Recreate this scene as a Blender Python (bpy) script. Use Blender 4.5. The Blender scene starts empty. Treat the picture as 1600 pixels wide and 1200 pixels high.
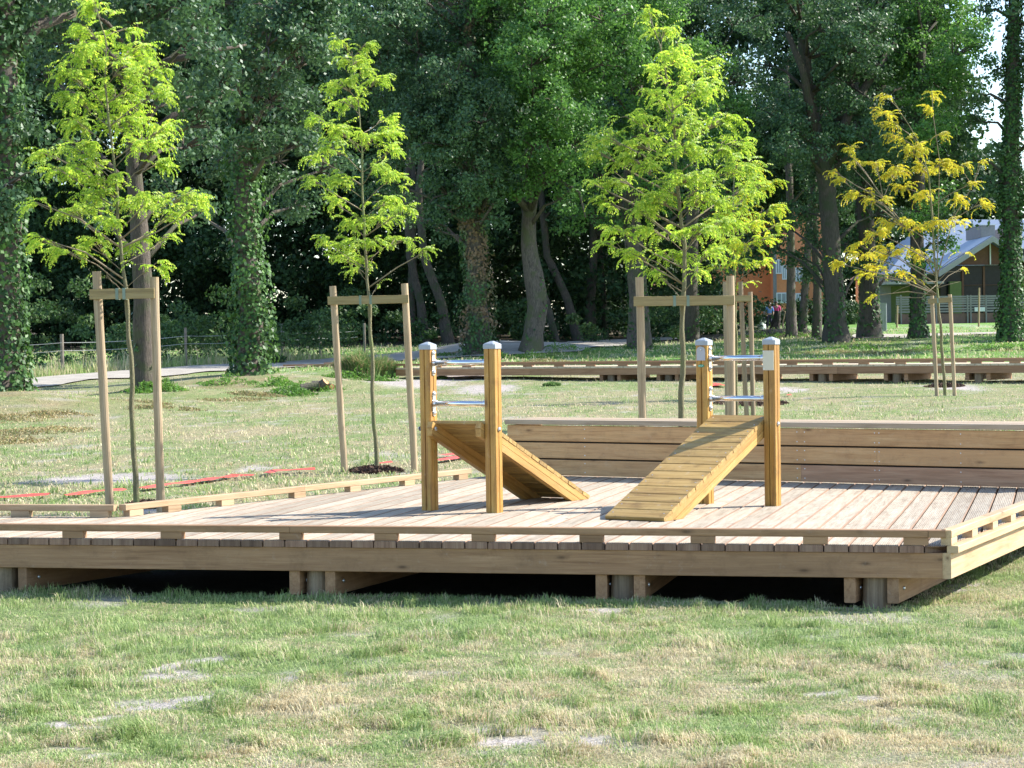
import bpy, math, random
import numpy as np
from mathutils import Matrix, Vector
R = math.radians
random.seed(7); rng = np.random.default_rng(11)
SC = bpy.context.scene; COL = SC.collection

# ------------------------------------------------------------------ camera
FPX = 3430.0; ROLL = .0148; PITCH = 73/FPX; EYE = 1.64
cam = bpy.data.objects.new('camera', bpy.data.cameras.new('camera')); COL.objects.link(cam)
cam.data.sensor_width = 36; cam.data.lens = 36*FPX/1600
cam.data.clip_start = .5; cam.data.clip_end = 2000
cam.matrix_world = Matrix.Translation((0, 0, EYE)) @ Matrix.Rotation(math.pi/2-PITCH, 4, 'X') @ Matrix.Rotation(-ROLL, 4, 'Z')
SC.camera = cam

# ------------------------------------------------------------------ sky and sun
SUN_EL = 37; SUN_AZ = 75.0           # azimuth clockwise from +Y (the view direction)
w = bpy.data.worlds.new('World'); SC.world = w; w.use_nodes = True
nt = w.node_tree; bg = nt.nodes['Background']
sky = nt.nodes.new('ShaderNodeTexSky'); sky.sky_type = 'NISHITA'; sky.sun_disc = False
sky.sun_elevation = R(SUN_EL); sky.sun_rotation = R(SUN_AZ); sky.air_density = 1.0; sky.dust_density = .6; sky.ozone_density = 2.5
nt.links.new(sky.outputs[0], bg.inputs[0]); bg.inputs[1].default_value = .15
sl = bpy.data.lights.new('sun', 'SUN'); sl.energy = 4.6; sl.angle = R(.5); sl.color = (1, .95, .86)
sun = bpy.data.objects.new('sun', sl); COL.objects.link(sun)
sd = Vector((math.sin(R(SUN_AZ))*math.cos(R(SUN_EL)), math.cos(R(SUN_AZ))*math.cos(R(SUN_EL)), math.sin(R(SUN_EL))))
sun.rotation_euler = sd.to_track_quat('Z', 'Y').to_euler(); sun.location = (20, 5, 20)
SC.view_settings.view_transform = 'Standard'; SC.view_settings.look = 'None'
SC.view_settings.exposure = 1.15; SC.view_settings.gamma = 1
SC.cycles.max_bounces = 6; SC.cycles.transparent_max_bounces = 6
SC.cycles.diffuse_bounces = 3; SC.cycles.glossy_bounces = 2; SC.cycles.transmission_bounces = 3

# ------------------------------------------------------------------ survey: where a sight line of the photo meets a depth or a height
def ray(x, y):
    dx = x-800; dy = 600-y
    u = dx*math.cos(ROLL)+dy*math.sin(ROLL); v = -dx*math.sin(ROLL)+dy*math.cos(ROLL)
    return u/FPX, math.cos(PITCH)+v/FPX*math.sin(PITCH), -math.sin(PITCH)+v/FPX*math.cos(PITCH)
def pt(x, y, Y):
    a, b, c = ray(x, y); k = Y/b
    return Vector((a*k, Y, EYE+c*k))
def pz(x, y, z):
    a, b, c = ray(x, y); k = (z-EYE)/c
    return Vector((a*k, b*k, z))

def _h(ix, iy, s):
    n = (ix*374761393 + iy*668265263 + s*974711) & 0xffffffff
    n = ((n ^ (n >> 13))*1274126177) & 0xffffffff
    return ((n ^ (n >> 16)) & 0xffff)/65535.0
def noise(x, y, s=0):
    x = np.asarray(x, float); y = np.asarray(y, float)
    ix = np.floor(x).astype(np.int64); iy = np.floor(y).astype(np.int64)
    fx = x-ix; fy = y-iy; fx = fx*fx*(3-2*fx); fy = fy*fy*(3-2*fy)
    a = _h(ix, iy, s); b = _h(ix+1, iy, s); c = _h(ix, iy+1, s); d = _h(ix+1, iy+1, s)
    return (a*(1-fx)+b*fx)*(1-fy)+(c*(1-fx)+d*fx)*fy
def fbm(x, y, s=0, o=3):
    t = 0; k = .5; n = 0
    for i in range(o):
        t = t+k*noise(x*2**i, y*2**i, s+i*17); n += k; k *= .55
    return t/n
def sstep(a, b, x): t = np.clip((x-a)/(b-a), 0, 1); return t*t*(3-2*t)

GY = [-50, 18, 25, 38, 45, 52, 60, 75, 100, 130, 200, 600]
GZ = [0, 0, .07, .30, .42, .55, .72, 1.16, 1.60, 2.18, 3.0, 9.0]
MOUNDS = [(-9.9, 42, 2.4, .38), (-7.5, 47, 1.8, .22), (-6.5, 54, 2.2, .25), (.9, 73, 2.2, .3), (-1.2, 74, 1.6, .3),
          (11, 76, 5, .25), (11.5, 92, 3.5, .35), (16.5, 75, 3, .2), (-3.9, 50, 1.3, .2)]
def gz(X, Y):
    X = np.asarray(X, float); Y = np.asarray(Y, float)
    z = np.interp(Y, GY, GZ)
    z = z+(fbm(X*.45, Y*.45, 3, 2)-.5)*.07*sstep(3, 8, Y)+(fbm(X*2.3, Y*2.3, 9, 2)-.5)*.03
    for mx, my, mr, mh in MOUNDS: z = z+mh*np.exp(-((X-mx)**2+(Y-my)**2)/mr**2)
    z = z+.10*sstep(2.7, 5, X)*sstep(12.5, 15.5, Y)*(1-sstep(19, 23, Y))
    return z
def gpt(x, y):
    """ground point on the sight line"""
    a, b, c = ray(x, y); lo = 5.
    Ys = np.linspace(6, 190, 3000); zz = EYE+Ys*c/b; g = gz(Ys*a/b, Ys)
    i = np.argmax(zz < g)
    Y = Ys[i] if (zz < g).any() else 150.
    return Vector((Y*a/b, Y, float(gz(Y*a/b, Y))))

# ------------------------------------------------------------------ object helpers
def tag(o, label=None, cat=None, group=None, kind=None):
    if label: o['label'] = label
    if cat: o['category'] = cat
    if group: o['group'] = group
    if kind: o['kind'] = kind
    return o
def thing(name, loc, label, cat, group=None, rz=0):
    o = bpy.data.objects.new(name, None); COL.objects.link(o); o.empty_display_size = .2
    o.location = loc; o.rotation_euler = (0, 0, rz)
    o.matrix_world = Matrix.Translation(loc) @ Matrix.Rotation(rz, 4, 'Z')
    return tag(o, label, cat, group)
WM = {}
def wmat(o): return WM.get(o.name) or (Matrix.Translation(o.location) @ o.rotation_euler.to_matrix().to_4x4())
def attach(o, parent, mw):
    """o sits at world matrix mw, as a child of parent"""
    WM[o.name] = mw.copy()
    if parent: o.parent = parent; o.matrix_basis = wmat(parent).inverted() @ mw
    else: o.matrix_basis = mw
    return o
class MB:
    def __init__(s): s.v = []; s.f = []; s.m = []
    def add(s, v, f, m=0):
        b = len(s.v); s.v += [tuple(p) for p in v]; s.f += [tuple(i+b for i in q) for q in f]; s.m += [m]*len(f); return s
    def box(s, x0, x1, y0, y1, z0, z1, m=0, bev=0):
        if bev <= 0:
            v = [(x, y, z) for z in (z0, z1) for y in (y0, y1) for x in (x0, x1)]
            return s.add(v, [(0, 2, 3, 1), (4, 5, 7, 6), (0, 1, 5, 4), (2, 6, 7, 3), (0, 4, 6, 2), (1, 3, 7, 5)], m)
        # chamfered along the long axis directions (cross-section octagon in the two short axes)
        d = [x1-x0, y1-y0, z1-z0]; ax = d.index(max(d)); b = bev
        lo = [x0, y0, z0]; hi = [x1, y1, z1]; o = [i for i in range(3) if i != ax]
        sec = []
        a0, a1, b0, b1 = lo[o[0]], hi[o[0]], lo[o[1]], hi[o[1]]
        for p, q in ((a0+b, b0), (a1-b, b0), (a1, b0+b), (a1, b1-b), (a1-b, b1), (a0+b, b1), (a0, b1-b), (a0, b0+b)): sec.append((p, q))
        v = []
        for e in (lo[ax], hi[ax]):
            for p, q in sec:
                c = [0, 0, 0]; c[ax] = e; c[o[0]] = p; c[o[1]] = q; v.append(c)
        n = 8; fl = (ax == 1)
        f = [(i, (i+1) % n, n+(i+1) % n, n+i) for i in range(n)]+[tuple(range(n))[::-1], tuple(range(n, 2*n))]
        if fl: f = [q[::-1] for q in f]
        return s.add(v, f, m)
    def tube(s, P, rad, seg=8, m=0, cap=True, wob=0, prof=None):
        P = [Vector(p) for p in P]; n = len(P); v = []; up = Vector((.13, .99, .05))
        if not hasattr(rad, '__len__'): rad = [rad]*n
        for i, p in enumerate(P):
            t = (P[min(i+1, n-1)]-P[max(i-1, 0)]).normalized()
            a = t.cross(up)
            if a.length < 1e-3: a = t.cross(Vector((1, 0, 0)))
            a.normalize(); b = t.cross(a)
            for k in range(seg):
                an = 2*math.pi*k/seg; r = rad[i]*(1+wob*(noise(k*.9+3, i*.8, 5)-.5)*2) if wob else rad[i]
                if prof: r *= prof(an, i/(n-1))
                v.append(p+a*math.cos(an)*r+b*math.sin(an)*r)
        f = [(i*seg+k, i*seg+(k+1) % seg, (i+1)*seg+(k+1) % seg, (i+1)*seg+k) for i in range(n-1) for k in range(seg)]
        if cap: f += [tuple(range(seg))[::-1], tuple(range((n-1)*seg, n*seg))]
        return s.add(v, f, m)
    def dome(s, c, nrm, r, h, seg=10, m=0):
        nrm = Vector(nrm).normalized(); a = nrm.orthogonal().normalized(); b = nrm.cross(a); c = Vector(c); v = []
        for rr, hh in ((1, 0), (.95, .35), (.75, .75), (.4, .95)):
            for k in range(seg): an = 2*math.pi*k/seg; v.append(c+(a*math.cos(an)+b*math.sin(an))*r*rr+nrm*h*hh)
        v.append(c+nrm*h)
        f = [(j*seg+k, j*seg+(k+1) % seg, (j+1)*seg+(k+1) % seg, (j+1)*seg+k) for j in range(3) for k in range(seg)]
        f += [(3*seg+k, 3*seg+(k+1) % seg, 4*seg) for k in range(seg)]
        return s.add(v, f, m)
    def prism(s, poly, y0, y1, m=0):
        """poly in (x,z), extruded along y"""
        n = len(poly); v = [(p[0], y0, p[1]) for p in poly]+[(p[0], y1, p[1]) for p in poly]
        return s.add(v, [tuple(range(n)), tuple(range(2*n-1, n-1, -1))]+[(i, n+i, n+(i+1) % n, (i+1) % n) for i in range(n)], m)
    def build(s, name, mat, parent=None, mw=None, smooth=False, origin=None):
        me = bpy.data.meshes.new(name)
        if origin is not None: s.v = [tuple(Vector(p)-Vector(origin)) for p in s.v]; mw = Matrix.Translation(origin)
        me.from_pydata(s.v, [], s.f)
        for mm in (mat if isinstance(mat, (list, tuple)) else [mat]): me.materials.append(mm)
        if isinstance(mat, (list, tuple)): me.polygons.foreach_set('material_index', s.m)
        if smooth: me.polygons.foreach_set('use_smooth', [True]*len(me.polygons))
        import bmesh
        bm = bmesh.new(); bm.from_mesh(me); bmesh.ops.recalc_face_normals(bm, faces=bm.faces); bm.to_mesh(me); bm.free()
        o = bpy.data.objects.new(name, me); COL.objects.link(o)
        return attach(o, parent, mw or Matrix.Identity(4))
def fast_mesh(name, V, nper, mat, parent=None, cols=None, origin=(0, 0, 0)):
    """V: (n*nper,3) loose polygons of nper corners"""
    V = np.asarray(V, np.float32)-np.array(origin, np.float32); n = len(V)//nper
    me = bpy.data.meshes.new(name); me.vertices.add(len(V)); me.vertices.foreach_set('co', V.ravel())
    me.loops.add(len(V)); me.loops.foreach_set('vertex_index', np.arange(len(V), dtype=np.int32))
    me.polygons.add(n); me.polygons.foreach_set('loop_start', np.arange(n, dtype=np.int32)*nper)
    me.update(calc_edges=True); me.materials.append(mat)
    if cols is not None:
        ca = me.color_attributes.new('col', 'FLOAT_COLOR', 'POINT')
        c = np.ones((len(V), 4), np.float32); c[:, :3] = np.repeat(cols, nper, axis=0); ca.data.foreach_set('color', c.ravel())
    o = bpy.data.objects.new(name, me); COL.objects.link(o)
    return attach(o, parent, Matrix.Translation(origin))

# ------------------------------------------------------------------ materials
def newmat(name):
    m = bpy.data.materials.new(name); m.use_nodes = True; t = m.node_tree
    return m, t, t.nodes['Principled BSDF']
def N(t, kind, **kw):
    n = t.nodes.new(kind)
    for k, v in kw.items():
        if k in n.inputs.keys() if isinstance(k, str) and not hasattr(n, k) else False: n.inputs[k].default_value = v
        else: setattr(n, k, v)
    return n
def ramp(t, fac, stops):
    r = t.nodes.new('ShaderNodeValToRGB'); e = r.color_ramp.elements
    while len(e) > 1: e.remove(e[-1])
    e[0].position = stops[0][0]; e[0].color = (*stops[0][1], 1)
    for p, c in stops[1:]: q = e.new(p); q.color = (*c, 1)
    t.links.new(fac, r.inputs[0]); return r.outputs[0]
def mixc(t, fac, a, b, mode='MIX'):
    m = t.nodes.new('ShaderNodeMix'); m.data_type = 'RGBA'; m.blend_type = mode
    for s, v in ((0, fac), (6, a), (7, b)):
        if hasattr(v, 'is_linked'): t.links.new(v, m.inputs[s])
        else: m.inputs[s].default_value = v if s == 0 else (*v, 1)
    return m.outputs[2]
def texcoord(t, scale, rnd=True):
    tc = t.nodes.new('ShaderNodeTexCoord'); mp = t.nodes.new('ShaderNodeMapping'); mp.inputs['Scale'].default_value = scale
    if rnd:
        oi = t.nodes.new('ShaderNodeObjectInfo'); ml = t.nodes.new('ShaderNodeMath'); ml.operation = 'MULTIPLY'; ml.inputs[1].default_value = 57
        t.links.new(oi.outputs['Random'], ml.inputs[0]); ad = t.nodes.new('ShaderNodeVectorMath'); ad.operation = 'ADD'
        t.links.new(tc.outputs['Object'], ad.inputs[0]); t.links.new(ml.outputs[0], ad.inputs[1]); t.links.new(ad.outputs[0], mp.inputs[0])
    else: t.links.new(tc.outputs['Object'], mp.inputs[0])
    return mp.outputs[0]
def noisen(t, vec, scale, detail=4, rough=.55, dist=0):
    n = t.nodes.new('ShaderNodeTexNoise'); n.inputs['Scale'].default_value = scale; n.inputs['Detail'].default_value = detail
    n.inputs['Roughness'].default_value = rough; n.inputs['Distortion'].default_value = dist
    t.links.new(vec, n.inputs['Vector']); return n.outputs[0]
def bump(t, h, strength, dist, bs):
    b = t.nodes.new('ShaderNodeBump'); b.inputs['Strength'].default_value = strength; b.inputs['Distance'].default_value = dist
    t.links.new(h, b.inputs['Height']); t.links.new(b.outputs[0], bs.inputs['Normal'])
def wood(name, dark, mid, light, axis=0, rough=.7, stain=None, knots=True, gr=1.0, randv=.35, wear=0):
    m, t, bs = newmat(name)
    sc = [9, 9, 9]; sc[axis] = .55
    v = texcoord(t, sc)
    g1 = noisen(t, v, 3*gr, 6, .65, .6)
    c = ramp(t, g1, [(.28, dark), (.5, mid), (.72, light)])
    sc2 = [60, 60, 60]; sc2[axis] = 2
    g2 = noisen(t, texcoord(t, sc2), 2.0, 3, .6)
    c = mixc(t, .35, c, ramp(t, g2, [(.3, (.55, .5, .45)), (.6, (1.05, 1.05, 1.05))]), 'MULTIPLY')
    # whole-board tone
    oi = t.nodes.new('ShaderNodeObjectInfo')
    c = mixc(t, 1.0, c, ramp(t, oi.outputs['Random'], [(0, (1-randv, 1-randv*1.05, 1-randv*1.1)), (.5, (1, 1, 1)), (1, (1+randv*.25, 1+randv*.15, 1+randv*.05))]), 'MULTIPLY')
    big = noisen(t, texcoord(t, (1, 1, 1)), 1.3, 4, .6)
    if stain: c = mixc(t, ramp(t, big, [(.45, (0, 0, 0)), (.7, (.8, .8, .8))]), c, stain)
    if knots:
        ks = [4.5, 4.5, 4.5]; ks[axis] = 1.5
        vo = t.nodes.new('ShaderNodeTexVoronoi'); vo.inputs['Scale'].default_value = 1.6; t.links.new(texcoord(t, ks), vo.inputs['Vector'])
        c = mixc(t, ramp(t, vo.outputs['Distance'], [(.03, (.85, .85, .85)), (.09, (.25, .25, .25)), (.16, (0, 0, 0))]), c, tuple(x*.45 for x in dark))
    if wear:      # scuffs, foot dirt and bleached spots
        wn = noisen(t, texcoord(t, (1, 1, 1)), 7, 8, .72, .4)
        c = mixc(t, ramp(t, wn, [(.52, (0, 0, 0)), (.68, (wear, wear, wear))]), c, tuple(x*.5 for x in dark))
        wn2 = noisen(t, texcoord(t, (1.3, 1.3, 1.3)), 11, 8, .75, .2)
        c = mixc(t, ramp(t, wn2, [(.58, (0, 0, 0)), (.70, (wear*.8, wear*.8, wear*.8))]), c, tuple(min(.7, x*.6+.28) for x in light))
    t.links.new(c, bs.inputs['Base Color']); bs.inputs['Roughness'].default_value = rough
    bump(t, g2, .35, .004, bs)
    return m
M = {}
M['deck'] = wood('deck_wood', (.29, .225, .16), (.42, .36, .28), (.50, .45, .36), axis=1, rough=.75, stain=None, knots=True, randv=.26, wear=.45)
M['deckside'] = wood('deck_wood_edge', (.17, .095, .055), (.25, .15, .09), (.31, .20, .13), axis=1, knots=False)
M['endgrain'] = wood('end_grain', (.14, .075, .05), (.27, .16, .11), (.36, .24, .17), axis=2, knots=False, randv=.5)
M['beam'] = wood('beam_wood', (.22, .11, .05), (.36, .205, .105), (.46, .28, .155), axis=0, stain=(.31, .175, .09), wear=.3)
M['rail'] = wood('rail_wood', (.36, .22, .11), (.53, .36, .20), (.62, .46, .28), axis=0, stain=(.50, .36, .22))
M['bench'] = wood('bench_wood', (.40, .20, .08), (.64, .37, .16), (.74, .47, .23), axis=0, stain=(.58, .33, .15), randv=.14, wear=.25)
M['benchtop'] = wood('bench_top_wood', (.33, .235, .15), (.46, .35, .235), (.54, .43, .31), axis=0, knots=False)
M['amber'] = wood('amber_stained_pine', (.30, .13, .03), (.50, .27, .055), (.60, .36, .09), axis=2, rough=.55, knots=True, randv=.14, wear=.35)
M['ambery'] = wood('amber_stained_boards', (.24, .13, .035), (.44, .28, .085), (.54, .37, .14), axis=1, rough=.6, knots=True, randv=.28, wear=.5)
M['amberx'] = wood('amber_stained_stringer', (.36, .18, .045), (.50, .29, .08), (.60, .38, .13), axis=0, rough=.55, knots=True, randv=.14, wear=.3)
M['stake'] = wood('stake_wood', (.27, .19, .11), (.42, .31, .19), (.51, .40, .26), axis=2, randv=.3)
M['stakebar'] = wood('stake_bar_wood', (.22, .16, .07), (.33, .25, .11), (.38, .30, .15), axis=0, knots=False, randv=.2)
M['farwood'] = wood('boardwalk_wood', (.27, .14, .07), (.42, .23, .12), (.50, .30, .17), axis=0, knots=False, randv=.25)
M['fardeck'] = wood('boardwalk_board_wood', (.5, .38, .25), (.66, .54, .38), (.75, .66, .5), axis=1, knots=False, randv=.2)

def simple(name, col, rough=.5, metal=0, var=.15, sc=6, spec=None, bmp=0):
    m, t, bs = newmat(name)
    n = noisen(t, texcoord(t, (1, 1, 1)), sc, 5, .6)
    c = ramp(t, n, [(.3, tuple(x*(1-var) for x in col)), (.7, tuple(min(1, x*(1+var)) for x in col))])
    t.links.new(c, bs.inputs['Base Color']); bs.inputs['Roughness'].default_value = rough; bs.inputs['Metallic'].default_value = metal
    if bmp: bump(t, n, bmp, .02, bs)
    return m
M['cap'] = simple('cap_grey_plastic', (.34, .37, .40), .5, 0, .05)
M['chrome'] = simple('steel_bar', (.75, .76, .78), .16, 1, .03)
M['galv'] = simple('galvanised_steel', (.62, .63, .64), .35, 1, .08, 30)
M['plate'] = simple('grey_plate', (.42, .42, .44), .5, .0, .05)
M['cream'] = simple('cream_plate', (.62, .58, .44), .5, 0, .05)
M['green_badge'] = simple('green_badge', (.02, .28, .16), .4, 0, .1)
M['pale_badge'] = simple('pale_badge', (.6, .75, .65), .4, 0, .1)
M['dark'] = simple('dark_slot', (.02, .016, .012), .9)
M['tie'] = simple('tree_tie_rubber', (.20, .26, .20), .6)
M['mulch'] = simple('bark_mulch', (.10, .055, .035), .9, 0, .5, 30)
M['tape'] = simple('red_tape', (.75, .10, .07), .5, 0, .15, 10)
M['wire'] = simple('fence_wire', (.42, .42, .40), .4, .6)
M['fencepost'] = simple('old_post', (.20, .17, .14), .9, 0, .3)
M['logcut'] = simple('cut_log', (.62, .30, .14), .8, 0, .2)
M['soil'] = simple('dark_soil', (.10, .07, .045), .95, 0, .35, 8)
M['orange'] = simple('orange_render', (.80, .29, .12), .8, 0, .06)
M['white'] = simple('white_paint', (.78, .78, .80), .5, 0, .04)
M['glass'] = simple('dark_glass', (.025, .03, .035), .08, 0, .2)
M['glass'].node_tree.nodes['Principled BSDF'].inputs['Specular IOR Level'].default_value = .15
M['roof'] = simple('metal_roof', (.25, .30, .38), .4, .3, .08, 1)
M['barge'] = simple('grey_bargeboard', (.36, .35, .33), .6, 0, .08)
M['clad'] = simple('brown_cladding', (.16, .07, .04), .7, 0, .2)
M['greenwall'] = simple('green_panel', (.13, .17, .045), .7, 0, .1)
M['greywall'] = simple('grey_wall', (.26, .25, .25), .7, 0, .1)
M['railm'] = simple('railing_paint', (.24, .23, .23), .5, .2, .1)
M['brickbase'] = simple('reddish_base_wall', (.20, .12, .10), .8, 0, .15)
M['cabinet'] = simple('pale_cabinet', (.32, .33, .36), .5, .1, .1)
M['bin'] = simple('pale_green_bin', (.42, .50, .42), .5, 0, .08)
M['skin'] = simple('skin', (.42, .25, .18), .6, 0, .05)
M['blue'] = simple('blue_cloth', (.13, .28, .60), .8, 0, .1)
M['magenta'] = simple('magenta_cloth', (.65, .06, .22), .8, 0, .1)
M['navy'] = simple('dark_cloth', (.03, .035, .06), .9, 0, .1)
M['hair'] = simple('dark_hair', (.02, .015, .012), .6, 0, .1)
M['black'] = simple('black_rubber', (.02, .02, .02), .6)

def bark(name, dark, light, moss=None, sc=1.7):
    m, t, bs = newmat(name)
    n = noisen(t, texcoord(t, (7*sc, 7*sc, 1.1*sc)), 3, 6, .7, .8)
    c = ramp(t, n, [(.3, dark), (.65, light)])
    if moss: c = mixc(t, ramp(t, noisen(t, texcoord(t, (1, 1, 1)), 2.2, 4, .6), [(.5, (0, 0, 0)), (.62, (.8, .8, .8))]), c, moss)
    t.links.new(c, bs.inputs['Base Color']); bs.inputs['Roughness'].default_value = .9; bump(t, n, .9, .05, bs)
    return m
M['bark'] = bark('oak_bark', (.04, .032, .026), (.205, .17, .14), (.10, .115, .05))
M['barkmid'] = bark('mid_bark', (.035, .028, .022), (.15, .12, .095), (.08, .09, .04))
M['barkdark'] = bark('dark_bark', (.035, .03, .024), (.12, .10, .08), (.05, .07, .03))
M['youngbark'] = bark('young_tree_bark', (.16, .14, .07), (.36, .33, .19), (.27, .32, .12), 5)
M['twig'] = simple('twig_bark', (.24, .19, .12), .8, 0, .2)

def leafmat(name, cols, rough=.4, trans=.35, spec=.5, tcol=1.3):
    m, t, bs = newmat(name)
    g = t.nodes.new('ShaderNodeNewGeometry')
    n = len(cols); c = ramp(t, g.outputs['Random Per Island'], [(i/(n-1) if n > 1 else 0, cc) for i, cc in enumerate(cols)])
    big = noisen(t, texcoord(t, (1, 1, 1)), .5, 3, .6)
    c = mixc(t, 1, c, ramp(t, big, [(.35, (.75, .8, .75)), (.65, (1.2, 1.2, 1.1))]), 'MULTIPLY')
    t.links.new(c, bs.inputs['Base Color']); bs.inputs['Roughness'].default_value = rough
    bs.inputs['Specular IOR Level'].default_value = spec
    tr = t.nodes.new('ShaderNodeBsdfTranslucent'); t.links.new(mixc(t, 1, c, (tcol, tcol*1.03, tcol*.75), 'MULTIPLY'), tr.inputs[0])
    mx = t.nodes.new('ShaderNodeMixShader'); mx.inputs[0].default_value = trans
    t.links.new(bs.outputs[0], mx.inputs[1]); t.links.new(tr.outputs[0], mx.inputs[2])
    t.links.new(mx.outputs[0], t.nodes['Material Output'].inputs[0]); return m
M['leaf_dark'] = leafmat('holm_oak_leaves', [(.035, .078, .042), (.065, .13, .06), (.11, .20, .09), (.05, .11, .055)], .5, .25, .45)
M['leaf_mid'] = leafmat('oak_leaves', [(.06, .14, .04), (.11, .23, .06), (.17, .33, .085), (.085, .19, .055)], .45, .4, .45)
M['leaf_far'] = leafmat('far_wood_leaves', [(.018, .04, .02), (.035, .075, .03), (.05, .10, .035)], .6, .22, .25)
M['leaf_under'] = leafmat('shaded_undergrowth_leaves', [(.03, .065, .03), (.055, .11, .04), (.09, .16, .05), (.05, .08, .035)], .6, .25, .3)
M['ivy'] = leafmat('ivy_leaves', [(.03, .07, .03), (.06, .14, .04), (.11, .22, .055), (.045, .10, .035)], .5, .25, .35)
M['young'] = leafmat('young_locust_leaves', [(.20, .34, .05), (.38, .54, .075), (.64, .66, .13), (.29, .45, .06), (.50, .60, .10), (.16, .28, .045)], .5, .5, .35, 1.25)
M['yellow'] = leafmat('yellowing_locust_leaves', [(.50, .48, .06), (.66, .52, .06), (.42, .48, .06), (.74, .46, .05)], .5, .5, .3, 1.2)
M['mixed'] = leafmat('turning_locust_leaves', [(.32, .46, .06), (.48, .58, .08), (.68, .56, .07), (.38, .52, .07), (.30, .44, .06)], .5, .5, .3, 1.2)
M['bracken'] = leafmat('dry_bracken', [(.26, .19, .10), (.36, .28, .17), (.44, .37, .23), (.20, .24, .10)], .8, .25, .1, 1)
M['shrub'] = leafmat('undergrowth_leaves', [(.07, .16, .03), (.12, .26, .05), (.18, .32, .07), (.10, .15, .05)], .55, .35, .3)
M['ivydead'] = leafmat('ivy_with_dead_leaves', [(.10, .13, .05), (.30, .19, .11), (.36, .24, .15), (.14, .17, .06)], .6, .25, .3, 1)

m = leafmat('patchy_ivy_leaves', [(.04, .09, .035), (.07, .15, .05), (.11, .2, .06)], .5, .22, .4); t = m.node_tree
bs = t.nodes['Principled BSDF']; lk = [l for l in t.links if l.to_node == bs and l.to_socket.name == 'Base Color'][0].from_socket
msk = ramp(t, noisen(t, texcoord(t, (1, 1, .8)), .9, 3, .6), [(.5, (0, 0, 0)), (.58, (1, 1, 1))])
t.links.new(mixc(t, msk, lk, (.27, .17, .10)), bs.inputs['Base Color']); M['ivydead'] = m
def colmat(name, trans=0, rough=.8):
    m, t, bs = newmat(name)
    a = t.nodes.new('ShaderNodeAttribute'); a.attribute_name = 'col'
    bs.inputs['Roughness'].default_value = rough; bs.inputs['Specular IOR Level'].default_value = .25
    return m, t, bs, a.outputs['Color']
m, t, bs, c = colmat('grass_blades', rough=.6)
t.links.new(c, bs.inputs['Base Color'])
tr = t.nodes.new('ShaderNodeBsdfTranslucent'); t.links.new(c, tr.inputs[0]); mx = t.nodes.new('ShaderNodeMixShader'); mx.inputs[0].default_value = .35
t.links.new(bs.outputs[0], mx.inputs[1]); t.links.new(tr.outputs[0], mx.inputs[2]); t.links.new(mx.outputs[0], t.nodes['Material Output'].inputs[0])
M['grass'] = m
m, t, bs, c = colmat('ground_soil_and_turf')
n1 = noisen(t, texcoord(t, (1, 1, 1), False), 9, 8, .75); n2 = noisen(t, texcoord(t, (1, 1, 1), False), 45, 4, .7)
c = mixc(t, 1, c, ramp(t, n1, [(.3, (.6, .62, .55)), (.5, (1, 1, 1)), (.72, (1.3, 1.25, 1.15))]), 'MULTIPLY')
c = mixc(t, 1, c, ramp(t, n2, [(.35, (.65, .65, .65)), (.65, (1.2, 1.2, 1.2))]), 'MULTIPLY')
t.links.new(c, bs.inputs['Base Color']); bump(t, n2, .8, .03, bs); bs.inputs['Roughness'].default_value = .95
M['ground'] = m
m, t, bs = newmat('gravel_path')
n1 = noisen(t, texcoord(t, (1, 1, 1), False), 1.2, 6, .7); n2 = noisen(t, texcoord(t, (1, 1, 1), False), 30, 4, .7)
c = ramp(t, n1, [(.3, (.30, .265, .22)), (.65, (.46, .42, .36))]); c = mixc(t, .6, c, ramp(t, n2, [(.3, (.6, .6, .6)), (.7, (1.2, 1.2, 1.2))]), 'MULTIPLY')
t.links.new(c, bs.inputs['Base Color']); bs.inputs['Roughness'].default_value = .95; bump(t, n2, .5, .02, bs); M['gravel'] = m

# ------------------------------------------------------------------ deck plan (all on its top plane)
DZ = .37
F0 = pz(0, 840, DZ); A = pz(1478, 852.6, DZ)
E_ = (A-F0).normalized(); D_ = Vector((-E_.y, E_.x, 0))          # along the front edge, and away from it
ANG = math.atan2(E_.y, E_.x)
MDK = Matrix(((E_.x, D_.x, 0, A.x), (E_.y, D_.y, 0, A.y), (0, 0, 1, 0), (0, 0, 0, 1)))   # local (s along front, t back) -> world
def st(P): d = P-A; return (d.x*E_.x+d.y*E_.y, d.x*D_.x+d.y*D_.y)
B_ = pz(185, 807.5, DZ); C_ = pz(750, 745, DZ)
sB, tB = st(B_); sC, tC = st(C_)
bl = pz(850, 744, DZ); br = pz(1600, 764, DZ)
BD = (br-bl).normalized(); BN = Vector((-BD.y, BD.x, 0))            # bench direction, and away
BANG = math.atan2(BD.y, BD.x)
RD = Vector((.459, 1, 0)).normalized(); s1, t1 = (RD.dot(E_), RD.dot(D_))
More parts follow.
